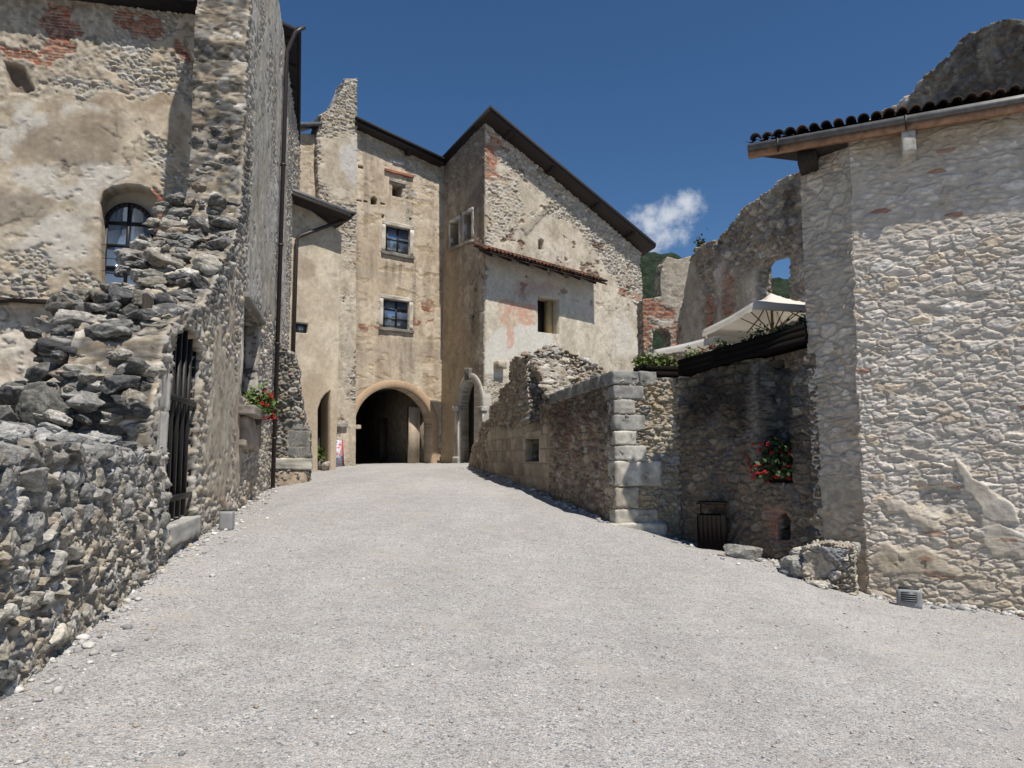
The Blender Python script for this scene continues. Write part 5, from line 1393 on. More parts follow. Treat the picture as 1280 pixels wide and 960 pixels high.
def terrace_wall():
    o = thing('terrace_wall', 'tall shaded dark brown stone wall below the terrace planter, behind the litter bin', 'wall', (*PR3.w(1.5, 0)[:2], 0))
    t = PR3.poly([(852, 474), (880, 465), (905, 457), (930, 449), (949, 447)])
    nl, nr = PR3.px(951, 520)[0], PR3.px(990, 520)[0]
    zb = PR3.px(970, 603)[1]; zr = PR3.px(992, 450)[1]
    out = [(.0, -.8), (0, t[0][1])] + jag(t, .03, .2, 4) + [(nl, t[-1][1]), (nl + .02, zb), (nr - .02, zb), (nr, zr), (PR3.L + .15, zr + .1), (PR3.L + .15, -.9)]
    niche = PR3.poly([(974, 675), (973, 650), (976, 643), (981, 640), (986, 644), (989, 651), (989, 675)])
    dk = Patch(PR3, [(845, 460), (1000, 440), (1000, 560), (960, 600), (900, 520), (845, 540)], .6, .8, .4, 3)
    lt = Patch(PR3, [(936, 450), (951, 450), (951, 600), (938, 600)], .15, 2, .1, 4)
    brn = Patch(PR3, [(850, 560), (1000, 590), (1000, 700), (850, 700)], .6, .8, .4, 5)
    brk = Patch(PR3, [(960, 660), (960, 640), (974, 632), (994, 640), (994, 680), (966, 680)], .15, 2, .06, 6)
    def st(s, z):
        r = rubble(s, z, .24, .17, 251, P_WARM + P_GREY[:2], (.22, .18, .14), .06, .4)
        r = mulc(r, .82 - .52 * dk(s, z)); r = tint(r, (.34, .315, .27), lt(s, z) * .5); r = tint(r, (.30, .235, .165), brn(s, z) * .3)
        return over(r, bricks(s, z, 252), brk(s, z) * .7)
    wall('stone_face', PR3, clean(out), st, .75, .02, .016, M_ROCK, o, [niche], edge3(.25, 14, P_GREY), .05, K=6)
    backs(PR3, o, [niche], -.6, col=(.06, .05, .045))
    wall('alcove_back', PR3, [(nl - .2, .5), (nl - .2, zr - .1), (nr + .3, zr), (nr + .3, .5)], lambda s, z: mulc(rubble(s, z, .24, .17, 255, P_GREY, (.12, .11, .095), .05), .8 + 0 * s), .25, .03, .03, M_ROCK, o, out_w=-.5)
terrace_wall()

def terrace():
    pts = [PR1.w(.5, 3.0, -.5), PR2.w(1.2, 3.0, -.6), PR3.w(.6, 3.0, -.85), PR3.w(2.9, 3.0, -.9), (7.4, 13.2, 3.0), (5.2, 22.4, 3.0), (6.6, 30, 3), (5.5, 36.5, 3.0), (2.6, 33.5, 3.0), (PR1.w(9.0, 3.0, -.5))]
    n = len(pts); V = [tuple(p) for p in pts] + [(p[0], p[1], 2.7) for p in pts]
    o = mk('terrace', V, [tuple(range(n)), tuple(range(2 * n - 1, n - 1, -1))] + [(i, n + i, n + (i + 1) % n, (i + 1) % n) for i in range(n)], M_PLASTERDARK)
    o['kind'] = 'structure'
terrace()

# ================================================================== RIGHT: big stone building
OV = .33
ZE = (PW.px(1090, 160, OV)[1] + PW.px(1270, 131, OV)[1]) / 2
def right_house():
    o = thing('stone_house', 'large pale rubble stone building at the right edge under a tiled eave', 'house', (Q0[0] + 1.5, Q0[1] - .6, gz(Q0[0] + 1.2, Q0[1] - 1)))
    smooth = Patch(PW, [(1195, 575), (1215, 598), (1260, 630), (1275, 655), (1240, 650), (1205, 615)], .12, 2, .02, 3)
    smooth2 = Patch(PW, [(1222, 640), (1290, 660), (1290, 690), (1240, 690)], .2, 1.5, .03, 4)
    plas = Patch(PW, [(1085, 600), (1180, 640), (1200, 700), (1250, 740), (1085, 735)], .4, 1, .15, 5)
    brk = Patch(PW, [(1085, 640), (1190, 660), (1200, 735), (1085, 740)], .5, 1, .3, 6)
    ytop = Patch(PW, [(1060, 175), (1300, 130), (1300, 160), (1060, 205)], .25, 1.2, .12, 7)
    hol = Patch(PW, [(1145, 605), (1190, 615), (1180, 640), (1140, 632)], .15, 2, .1, 8)
    pal = [(.545, .495, .43), (.50, .45, .385), (.58, .54, .48), (.49, .425, .345), (.53, .485, .425), (.56, .51, .45), (.47, .425, .37), (.55, .455, .345), (.54, .49, .425), (.52, .47, .405), (.50, .46, .41)]
    def st(s, z):
        r = rubble(s, z, .34, .155, 261, pal, (.51, .455, .38), .026, .55, .15, .45, .6)
        fine = fbm(s * 16, z * 22, 262, 3) - .5
        r = r[0] + fine * .014, r[1]
        up = sstep(4.7, 5.5, z + (fbm(s, z, 271, 3) - .5) * .8)         # flush mortar under the eaves
        rf = rubble(s, z, .38, .18, 263, pal, (.47, .41, .335), .016, .5, .3, .45, .6, 0)
        r = over(r, rf, up)
        r = over(r, plaster(s, z, 264, (.40, .365, .305), (.44, .415, .365), .05, .012, .7, .1), np.maximum(smooth(s, z), smooth2(s, z) * .8))
        pp = plas(s, z) * sstep(.40, .52, fbm(s * 1.8, z * 2.2, 272, 4)); r = over(r, plaster(s, z, 265, (.39, .33, .255), (.44, .39, .315), .045, .016, .6, .15), pp * .9)
        c = rubble(s, z, .23, .085, 266, P_BRICK, MORTAR, .05); e, r1, r2, r3, _, _ = vor(s / .26, z / .075, 267)
        bk = sstep(.05, .15, e) * (r1 > .965 - .2 * brk(s, z)) * (r2 > .5)
        r = tint(r, (.33, .145, .09), bk * .8 * sstep(.35, .5, fbm(s * 1.1, z * 1.1, 273, 3)))
        r = tint(r, (.36, .28, .18), ytop(s, z) * .5)
        h = hol(s, z); r = (r[0] - .07 * h, lerp(r[1], np.array((.33, .30, .255)), h * .5))
        lowm = sstep(.9, -.3, z + (fbm(s * 1.5, z * 1.5, 274, 3) - .5) * 1.2); r = tint(r, (.38, .315, .225), lowm * .45)
        return r[0] + .03 * sstep(.5, -.6, z), r[1]
    wall('front_wall', PW, [(5.2, -1.3)] + jag([(0.0, -1.3), (-.02, -.6), (-.045, 1.5), (-.03, 4.5), (0.0, ZE - .5)], .035, .16, 9) + [(0, ZE - .02), (5.2, ZE - .02)], st, .6, .013, .0115, M_WALL, o, [], edge3(.25, 15, P_LIME), .03, K=5)
    brn = Patch(PW2, [(1000, 590), (1090, 620), (1090, 745), (1000, 720)], .4, 1, .2, 4)
    def s2(s, z):
        r = rubble(s, z, .36, .19, 281, [(c[0] * .92, c[1] * .9, c[2] * .86) for c in pal], (.42, .365, .295), .03, .6, .2, .5, .7, 0)
        r = over(r, plaster(s, z, 283, (.42, .365, .30), (.47, .415, .345), .014, .012, .5, .15), .55 * sstep(.52, .64, fbm(s * 2.1, z * 2.3, 292, 5)))
        r = tint(r, (.36, .29, .21), brn(s, z) * .5)
        return over(r, plaster(s, z, 282, (.37, .32, .25), (.41, .365, .295), .02, .01, .8, .1), brn(s, z) * sstep(.46, .58, fbm(s * 1.6, z * 1.6, 291, 4)))
    wall('corner_wall', PW2, [(.0, -1.3), (0, ZE - .03), (PW2.L, ZE - .03), (PW2.L, -1.2)], s2, .6, .014, .014, M_WALL, o, [], edge3(.25, 16, P_LIME), .02, K=4)
    P3 = Plane(N0, (7.5, 13.75))
    wall('back_wall', P3, [(.55, 2.4), (.55, ZE - .05), (P3.L, ZE - .05), (P3.L, 2.4)], lambda s, z: rubble(s, z, .3, .17, 285, pal, MORTAR, .05), .4, .06, .06, M_WALL, o)
    # eave: tiles, deck, gutter and fascia
    sl = PW.px(938, 190, OV)[0]; sr = 5.2; w = OV
    a, b = PW.w(sl, ZE + .17, w), PW.w(sr, ZE + .17, w)
    up = np.array([-PW.n[0] * 1.9, -PW.n[1] * 1.9, .62])
    lc = lambda t: min(1.0, max(.12, (t * (sr - sl) * 1.0 + .12) / 1.9))
    tiles('roof', a, b, up, 36, .085, M_TILE, o, rows=4, cut=lc, cols=((.045, .036, .032), (.035, .03, .028), (.06, .045, .036), (.10, .06, .045)))
    pm = a + (b - a) * (1.85 / (sr - sl)) + up
    slab('roof_deck', [a + up * .03 - (0, 0, .035), b - (0, 0, .035), b + up - (0, 0, .035), pm - (0, 0, .035)], .05, M_DARKWOOD, o)
    MB().pbox(PW, sl - .04, sr, ZE - .005, ZE + .10, w - .12, w + .06).build('gutter', M_ZINC, o)
    MB().pbox(PW, sl - .04, sr, ZE - .115, ZE - .008, w - .10, w + .02).build('fascia', M_COPPER, o)
    for u in (972, 1133):
        s = PW.px(u, 170, w)[0]; MB().pbox(PW, s - .012, s + .012, ZE - .12, ZE + .11, w + .02, w + .068).build('gutter_strap', M_IRON, o)
    so = [(sl + .15, w - .11), (-.02, w - .11), (-.02, -.5), (-.62, -.45)]
    MB().hexa([PW.w(a_, ZE - .10, b_) for a_, b_ in so] + [PW.w(a_, ZE - .03, b_) for a_, b_ in so]).build('soffit', M_DARKWOOD, o)
    MB().pbox(PW, -.80, -.50, ZE - .32, ZE - .1, -.42, w - .15).build('eave_beam', M_DARKWOOD, o)
    q = PW.px(1135, 165, .2)
    MB().add(*rough_block(PW, q[0] - .105, q[0] + .105, PW.px(1135, 193, .25)[1], ZE - .118, -.2, .33, 11, (.44, .415, .36), .006)).build('corbel', M_BLOCK, o)
right_house()

def ruin_walls():
    o = thing('ruined_curtain_wall', 'high ragged ruined stone wall behind the terrace with an empty window opening', 'wall', (*PV.w(6, 3)[:2], 3))
    t = PV.poly([(1330, 22), (1285, 30), (1262, 27), (1240, 33), (1234, 38), (1206, 44), (1200, 58), (1182, 76), (1160, 92), (1146, 112), (1120, 132), (1085, 150), (1040, 182), (1002, 214), (984, 222), (955, 241), (928, 262), (907, 288), (894, 303), (884, 300), (876, 306), (868, 312), (862, 335), (857, 360), (850, 400), (846, 440)])
    out = [(t[0][0], 2.6)] + jag(t, .07, .3, 6) + [(t[-1][0], 2.6)]
    hole = PV.poly([(948, 382), (948, 332), (953, 325), (988, 314), (989, 382)])
    door = Patch(PV, [(884, 440), (884, 375), (888, 366), (893, 372), (893, 440)], .1, 2, .06, 3)
    pl1 = Patch(PV, [(918, 330), (952, 335), (952, 400), (918, 390)], .4, 1.2, .15, 4)
    pl2 = Patch(PV, [(862, 330), (882, 340), (882, 450), (852, 450)], .5, 1, .2, 5)
    pl3 = Patch(PV, [(894, 340), (908, 330), (910, 440), (895, 440)], .3, 1.2, .15, 6)
    red = Patch(PV, [(905, 330), (918, 350), (922, 420), (905, 420)], .3, 1.5, .15, 7)
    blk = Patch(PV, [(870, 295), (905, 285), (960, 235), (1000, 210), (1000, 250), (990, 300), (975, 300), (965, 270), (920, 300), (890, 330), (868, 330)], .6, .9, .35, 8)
    scar = Patch(PV, [(1228, 45), (1244, 30), (1246, 105), (1224, 105)], .1, 1.5, .05, 9)
    def st(s, z):
        r = rubble(s, z, .30, .19, 301, P_MIX + P_WARM[:5], (.29, .25, .195), .07, .4)
        r = over(r, plaster(s, z, 302, (.37, .325, .265), (.44, .40, .34), .05, .02, 1, .4), np.maximum.reduce([pl1(s, z), pl2(s, z) * .8, pl3(s, z)]))
        r = over(r, bricks(s, z, 303), np.maximum(door(s, z), red(s, z) * .7))
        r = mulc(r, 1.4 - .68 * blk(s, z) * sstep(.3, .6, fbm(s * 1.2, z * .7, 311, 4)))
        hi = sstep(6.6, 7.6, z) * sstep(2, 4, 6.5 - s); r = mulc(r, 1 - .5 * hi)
        return tint(r, (.36, .32, .25), scar(s, z) * .7)
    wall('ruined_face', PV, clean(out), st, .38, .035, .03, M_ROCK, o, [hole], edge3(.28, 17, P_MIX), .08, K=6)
    q_ = PV.px(876, 304, -.4); p = PV.w(q_[0], q_[1] - .05, -.4)
    o3 = thing('wall_shrub', 'tiny dark bush growing on top of the ruined wall against the sky', 'shrub', tuple(p))
    mb = MB(); leaves(mb, p, (.16, .16, .22), 90, .09, random.Random(3)); mb.build('foliage', M_LEAFDARK, o3)
    MB().tube([p - (0, 0, .15), p + (0, 0, .1)], [.02, .01], 5).build('stem', M_BARK, o3)
    o2 = thing('ruined_brick_wall', 'broken brick and plaster wall with an arched opening at the back of the terrace', 'wall', (*PU.w(1, 3)[:2], 3))
    t = PU.poly([(803, 374), (815, 371), (826, 370), (827, 345), (829, 330), (834, 322), (848, 324), (862, 322), (905, 326)])
    out = [(t[0][0], 2.6)] + jag(t, .05, .25, 7) + [(t[-1][0], 2.6)]
    hole = PU.poly([(815, 450), (815, 420), (818, 413), (826, 410), (835, 413), (838, 420), (838, 450)])
    top = Patch(PU, [(826, 322), (905, 320), (905, 400), (862, 395), (840, 400), (828, 375)], .4, 1, .15, 4)
    bk = Patch(PU, [(803, 372), (830, 372), (845, 400), (862, 440), (842, 450), (840, 410), (812, 410), (812, 450), (803, 450)], .25, 1.5, .08, 5)
    wh = Patch(PU, [(820, 397), (846, 398), (840, 407), (815, 408)], .12, 2, .05, 6)
    def su(s, z):
        r = rubble(s, z, .3, .18, 321, P_LIME, MORTAR, .06, .4)
        r = over(r, plaster(s, z, 322, (.30, .26, .20), (.37, .335, .28), .05, .02, 1, .3), top(s, z) * .85)
        r = over(r, bricks(s, z, 323), bk(s, z) * sstep(.35, .5, fbm(s * 2, z * 3, 331, 4)))
        return tint(r, (.52, .50, .45), wh(s, z) * .8)
    wall('brick_face', PU, clean(out), su, .6, .03, .03, M_ROCK, o2, [hole], edge3(.25, 18, P_LIME), .05, K=4)
ruin_walls()

# ================================================================== things standing about
def gpos(u, v, d): q = at(u, v, d); return np.array([q[0], q[1], gz(q[0], q[1])])
def litter_bin():
    p = gpos(890, 686, 14.0); P = Plane(p[:2] - PR3.e * .24, p[:2] + PR3.e * .24)
    P.e = np.array([.94, -.34]); P.n = np.array([-.34, -.94]); P.a = p[:2] - P.e * .24
    z = p[2] - .02; o = thing('litter_bin', 'dark brown slatted litter bin with a flat raised lid against the shaded wall', 'litter bin', tuple(p))
    MB().pbox(P, .01, .47, z + .04, z + .62, -.45, -.01).build('liner', M_IRON, o)
    b = MB()
    for k in range(6): b.pbox(P, .005 + k * .079, .005 + k * .079 + .074, z, z + .66, -.004, .018)
    for k in range(6): b.pbox(P, .005 + k * .079, .005 + k * .079 + .074, z, z + .66, -.484, -.462)
    for k in range(6): 
        w = -.46 + k * .076; b.pbox(P, -.02, .002, z, z + .66, w, w + .072); b.pbox(P, .474, .496, z, z + .66, w, w + .072)
    b.build('slatted_body', M_BIN, o)
    for s in (.0, .455): MB().pbox(P, s, s + .025, z + .6, z + .87, -.46, -.42).build('post', M_IRON, o)
    MB().hexa([P.w(-.02, z + .86, .03), P.w(.5, z + .86, .03), P.w(.5, z + .86, -.5), P.w(-.02, z + .86, -.5), P.w(-.02, z + .88, .03), P.w(.5, z + .88, .03), P.w(.5, z + .90, -.5), P.w(-.02, z + .90, -.5)]).build('lid', M_BIN, o)
litter_bin()

def stone_block():
    p = gpos(929, 694, 13.2); b = MB()
    o = mk('stone_block', *rock(p + (0, 0, .10), (.66, .42, .40), 5, [(.30, .295, .27)], 4, 5, .09, rot=-.15, light=.05)[:2], M_ROCK, None, rock(p + (0, 0, .10), (.66, .42, .40), 5, [(.30, .295, .27)], 4, 5, .09, rot=-.15, light=.05)[2], loc=p)
    tag(o, 'single rough grey stone block lying on the gravel right of the litter bin', 'stone')
stone_block()

def masonry_stub():
    a = gpos(1072, 742, 11.75); bq = gpos(1006, 735, 12.1)
    P = Plane(bq[:2], a[:2])
    o = thing('masonry_stub', 'low broken lump of mortared masonry with a grey boulder at the pale building corner', 'wall', tuple(bq))
    L = P.L; zt = P.px(1060, 680)[1]; zb = min(a[2], bq[2]) - .15
    grey = Patch(P, ring(1044, 692, 22, 13), .03, 4, .02); mort = Patch(P, [(1008, 690), (1040, 690), (1040, 715), (1020, 728), (1005, 715)], .06, 3, .03)
    def st(s, z):
        r = rubble(s, z, .18, .12, 401, [(.42, .40, .35), (.36, .33, .28), (.45, .43, .39), (.33, .27, .20), (.29, .27, .24)], (.36, .30, .23), .07, .45)
        return over(r, plaster(s, z, 402, (.37, .32, .25), (.41, .36, .29), .02, .012, .3, .1), mort(s, z))
    out = [(-.05, zb)] + jag([(0, zt - .12), (L * .35, zt), (L * .75, zt), (L - .03, zt - .02)], .02, .12, 3) + [(L, zb)]
    wall('mortared_core', P, out, st, .7, .01, .009, M_ROCK, o, [], edge3(.2, 21, P_LIME), .05, K=8)
    q = P.px(1043, 692); MB().add(*rock(P.w(q[0], q[1], -.02), (.50, .36, .30), 8, [(.21, .215, .215)], 4, 3, .2, rot=-.4, light=.3)).build('grey_boulder', M_ROCK, o)
    for i, (u, v, d, sx, sy, sz, c) in enumerate(((990, 703, 12.35, .46, .4, .30, 0), (985, 715, 12.4, .36, .4, .22, 2), (1003, 712, 12.2, .4, .4, .36, 0), (1000, 690, 12.4, .34, .4, .2, 1), (1022, 732, 11.9, .42, .3, .20, 1), (1068, 686, 11.9, .18, .2, .2, 1), (1015, 685, 12.2, .3, .3, .16, 1))):
        MB().add(*rock(at(u, v, d), (sx, sy, sz), 50 + i, [(.26, .255, .235), (.38, .36, .315), (.22, .22, .21)][c:c + 1], 4, 3.6, .2, light=.35)).build('boulder', M_ROCK, o)
masonry_stub()

def floodlight(name, u, v, d, w, h, dp, label, face, grille=True):
    p = gpos(u, v, d); P = Plane(p[:2], p[:2] + np.array(face)); P.a = p[:2] - P.e * w / 2
    o = thing(name, label, 'floodlight', tuple(p), 'floodlights at the foot of the walls'); z = p[2] - .02
    b = MB().add(*rough_block(P, 0, w, z, z + h, -dp, 0, 3, (.2, .2, .2), .001, 6)); b.c = []
    body = b.build('housing', M_GREYBOX, o)
    if grille:
        g = MB(); g.pbox(P, w * .2, w * .8, z + h * .36, z + h * .86, .0005, .006); g.build('lens', M_GREYLID, o)
        for k in range(4): MB().pbox(P, w * .22, w * .78, z + h * (.42 + k * .11), z + h * (.45 + k * .11), .0065, .02).build('louvre', M_GREYBOX, o)
    MB().pbox(P, w * .1, w * .9, z + h + .002, z + h + .02, -dp * .9, -.01).build('cap', M_GREYLID, o)
floodlight('floodlight', 1137, 757, 11.3, .34, .28, .18, 'small grey floodlight box with dark grille at the foot of the pale right building', (1, -.49))
floodlight('floodlight', 281, 671, 12.6, .22, .34, .18, 'slim grey floodlight box standing on gravel beside the barred gate of the left house', (1, .1), False)

def flower_pot():
    p = at(316, 527, 18.2); p = np.array(PL.w(PL.px(309, 527)[0], PL.px(309, 531)[1], .2))
    o = thing('flower_pot', 'dark pot of red geraniums on the stone bracket of the left house window', 'flower pot', tuple(p)); rnd = random.Random(5)
    pts = [(.11, 0), (.16, .28), (.175, .28), (.175, .32), (.15, .32)]
    v = []; f = []; n = 14
    for r, z in pts:
        for j in range(n): v.append(p + (r * math.cos(2 * math.pi * j / n), r * math.sin(2 * math.pi * j / n), z))
    for i in range(len(pts) - 1):
        for j in range(n): f.append((i * n + j, i * n + (j + 1) % n, (i + 1) * n + (j + 1) % n, (i + 1) * n + j))
    f.append(tuple(range(n))[::-1]); f.append(tuple((len(pts) - 1) * n + j for j in range(n)))
    mk('pot', v, f, M_POT, o, smooth=False)
    m_ = MB(); leaves(m_, p + (0, 0, .36), (.40, .40, .40), 420, .12, rnd); leaves(m_, p + (.1, -.1, .25), (.4, .4, .2), 120, .11, rnd); m_.build('foliage', M_LEAF, o)
    blooms(o, p + (.02, -.06, .5), (.34, .34, .28), 24, .085, rnd); blooms(o, p + (.3, .0, .15), (.14, .14, .25), 6, .085, rnd)
flower_pot()

def alcove_flowers():
    s0, s1 = PR3.px(953, 590)[0], PR3.px(988, 590)[0]; zb = PR3.px(970, 602)[1]
    p = PR3.w((s0 + s1) / 2, zb, -.2)
    o = thing('flower_box', 'black window box full of red geraniums in the dark alcove of the shaded wall', 'flower box', tuple(p)); rnd = random.Random(9)
    MB().pbox(PR3, s0 + .05, s1 - .04, zb, zb + .2, -.38, -.10).build('box', M_POT, o)
    m_ = MB()
    for k in range(7):
        s = s0 + (s1 - s0) * (k + .5) / 7
        leaves(m_, PR3.w(s, zb + .22, -.16), (.22, .2, .42), 130, .11, rnd); leaves(m_, PR3.w(s, zb + .1, .0), (.2, .14, .25), 60, .10, rnd)
        blooms(o, PR3.w(s, zb + .40, -.08), (.16, .16, .32), 3, .062, rnd); blooms(o, PR3.w(s - .05, zb + .12, .08), (.15, .1, .18), 2, .065, rnd)
    for k in range(10): blooms(o, PR3.w(s0 - rnd.uniform(.0, .32), zb + rnd.uniform(0, .75), .06), (.05, .05, .05), 1, .06, rnd)
    m_.build('foliage', M_LEAFDARK, o)
alcove_flowers()

def planters():
    # long dark trough on the shaded wall
    A = PR3.px(849, 470, .1); B = PR3.px(1008, 428, .1)
    s0, s1 = A[0], PR3.L + .02
    zz = lambda s: A[1] + (B[1] - A[1]) * (s - s0) / (s1 - s0)
    z0 = (A[1] + B[1]) / 2; H = .33
    def pb(b, a0, a1, h0, h1, w0, w1):
        b.hexa([PR3.w(a0, zz(a0) + h0, w1), PR3.w(a1, zz(a1) + h0, w1), PR3.w(a1, zz(a1) + h0, w0), PR3.w(a0, zz(a0) + h0, w0), PR3.w(a0, zz(a0) + h1, w1), PR3.w(a1, zz(a1) + h1, w1), PR3.w(a1, zz(a1) + h1, w0), PR3.w(a0, zz(a0) + h1, w0)])
    o = thing('planter', 'long dark brown planter trough with green plants running along the top of the shaded wall', 'planter', tuple(PR3.w((s0 + s1) / 2, z0, 0)), 'planters on the terrace edge'); rnd = random.Random(12)
    b = MB()
    for k in range(3): pb(b, s0, s1, k * H / 3, k * H / 3 + H / 3 - .005, .1, .125)
    pb(b, s0, s1, 0, H, -.32, -.295); pb(b, s0, s0 + .025, 0, H - .002, -.292, .098); pb(b, s1 - .025, s1, 0, H - .002, -.292, .098); pb(b, s0 + .03, s1 - .03, .01, H - .06, -.29, .095)
    b.build('trough', M_BIN, o)
    q = [MB(), MB(), MB()]
    s = s0 + .1
    while s < s1 - .02:
        t = (s - s0) / (s1 - s0)
        if .1 < t < .5 and rnd.random() < .45:
            s += .12; continue
        k = 2 if t < .35 else (1 if rnd.random() < .55 else 0)
        leaves(q[k], PR3.w(s, zz(s) + H - .05, -.1 + rnd.uniform(-.08, .08)), (.10, .12, rnd.uniform(.12, .3)), 60, .075, rnd); s += rnd.uniform(.07, .16)
    for m_, mt in zip(q, (M_LEAF, M_LEAFDARK, M_LEAFLIGHT)): m_.build('foliage', mt, o)
    for k in range(5):
        ss = s0 + rnd.uniform(.3, 1.1); blooms(o, PR3.w(ss, zz(ss) + H + .05, .05), (.08, .08, .05), 1, .06, rnd, M_TERRA)
    # short planter behind the sunlit corner
    zc = PR2.px(820, 471, -.3)[1]; s0, s1 = PR2.px(800, 465, -.3)[0], PR2.px(848, 465, -.3)[0]
    o = thing('planter', 'short brown planter box of terracotta pots with yellow green plants above the sunlit corner', 'planter', tuple(PR2.w((s0 + s1) / 2, zc, -.4)), 'planters on the terrace edge')
    b = MB(); 
    for k in range(2): b.pbox(PR2, s0, s1, zc + k * .12, zc + k * .12 + .115, -.3, -.275)
    b.pbox(PR2, s0, s1, zc, zc + .23, -.7, -.68); b.pbox(PR2, s0, s0 + .02, zc, zc + .23, -.678, -.302); b.pbox(PR2, s1 - .02, s1, zc, zc + .23, -.678, -.302); b.pbox(PR2, s0 + .02, s1 - .02, zc + .01, zc + .18, -.67, -.305)
    b.build('trough', M_BIN, o)
    for k in range(3):
        c = PR2.w(s0 + (s1 - s0) * (.36 + .24 * k), zc + .16, -.48); MB().tube([c, c + np.array((0, 0, .12))], [.085, .1], 12).build('pot', M_TERRA, o)
    m_ = MB(); m2 = MB()
    for k in range(12): leaves(m_, PR2.w(s0 + (s1 - s0) * (k + .5) / 12, zc + .22, -.45), (.09, .12, .2), 70, .085, rnd)
    for k in range(6): leaves(m2, PR2.w(s0 + (s1 - s0) * (k + .5) / 6, zc + .2, -.5), (.09, .12, .18), 40, .08, rnd)
    m_.build('foliage', M_LEAFLIGHT, o); m2.build('foliage', M_LEAF, o)
planters()

def parasol(label, apex, zeave, half, rot, mat, wood=True, tilt=(0, 0), pole_dx=(0, 0)):
    apex = np.array(apex, float)
    o = thing('parasol', label, 'parasol', (apex[0], apex[1], 3.0), 'cream parasols on the terrace')
    def tr(x, y, z):
        z = z + x * tilt[0] + y * tilt[1]
        return apex + np.array([x * math.cos(rot) - y * math.sin(rot), x * math.sin(rot) + y * math.cos(rot), z])
    h = zeave - apex[2]; N = 16; v = []; f = []
    # four slightly sagging panels, a thickness apart, with a hanging valance
    def pt(a, b, lower): 
        m_ = max(abs(a), abs(b)); k = m_
        corner = abs(a * b) / (m_ + 1e-6)
        sag = -.10 * half * math.sin(math.pi * k) * (1 - .85 * corner) - .05 * k * (1 - corner) ** 2 * half * .0
        ins = 1 - .05 * (1 - corner) * k
        return tr(a * half * ins, b * half * ins, h * k + sag - (.012 if lower else 0))
    for lo in (0, 1):
        for i in range(N + 1):
            for j in range(N + 1): v.append(pt(-1 + 2 * i / N, -1 + 2 * j / N, lo))
    S = (N + 1) ** 2
    for i in range(N):
        for j in range(N):
            q = (i * (N + 1) + j, (i + 1) * (N + 1) + j, (i + 1) * (N + 1) + j + 1, i * (N + 1) + j + 1); f.append(q); f.append(tuple(S + x for x in q[::-1]))
    rim = [i * (N + 1) for i in range(N + 1)] + [N * (N + 1) + j for j in range(1, N + 1)] + [i * (N + 1) + N for i in range(N - 1, -1, -1)] + [j for j in range(N - 1, 0, -1)]
    n0 = len(v); R_ = len(rim)
    for r in rim: v.append(v[r] - np.array((0, 0, .15 + .015 * math.sin(r * 1.7))))
    for r in rim: v.append(v[S + r] - np.array((0, 0, .15)) + (apex - v[r]) * np.array((.006, .006, 0)))
    for k in range(R_):
        k2 = (k + 1) % R_; f.append((rim[k], n0 + k, n0 + k2, rim[k2])); f.append((S + rim[k2], n0 + R_ + k2, n0 + R_ + k, S + rim[k])); f.append((n0 + k, n0 + R_ + k, n0 + R_ + k2, n0 + k2))
    mk('canopy', v, f, mat, o, smooth=True)
    top, bot = tr(0, 0, -.02), np.array([apex[0] + pole_dx[0], apex[1] + pole_dx[1], 3.0])
    MB().tube([bot, top], .028, 10).build('pole', M_BROWNWOOD, o)
    hub = top + (bot - top) * .40
    for a, b in ((1, 1), (1, -1), (-1, 1), (-1, -1), (1, 0), (-1, 0), (0, 1), (0, -1)):
        e = pt(a * .97, b * .97, 1) - np.array((0, 0, .03)); mid = top + (e - top) * .52 - np.array((0, 0, .05 + .05 * (abs(a * b) < 1)))
        MB().tube([top - np.array((0, 0, .05)), mid, e], .014, 6).build('rib', M_BROWNWOOD, o)
        MB().tube([hub, mid], .012, 6).build('strut', M_BROWNWOOD, o)
    MB().tube([hub - np.array((0, 0, .06)), hub + np.array((0, 0, .06))], .05, 10).build('hub', M_BROWNWOOD, o)
    MB().tube([tr(0, 0, 0), tr(0, 0, .06)], [.03, .02], 8).build('finial', M_BROWNWOOD, o)
    MB().tube([bot, bot + np.array((0, 0, .08))], [.3, .28], 18).build('foot', M_GREYBOX, o)
ap = at(964, 366, 15.4)
parasol('open cream square parasol with wooden ribs, the nearer one above the dark planter', ap, ap[2] - .56, 1.06, R(14), M_CANVAS, tilt=(.0, -.10))
ap = at(906, 412, 17.4)
parasol('white parasol farther back, only its top showing low behind the planter plants', ap, ap[2] - .40, 1.2, R(24), M_WHITECANVAS)

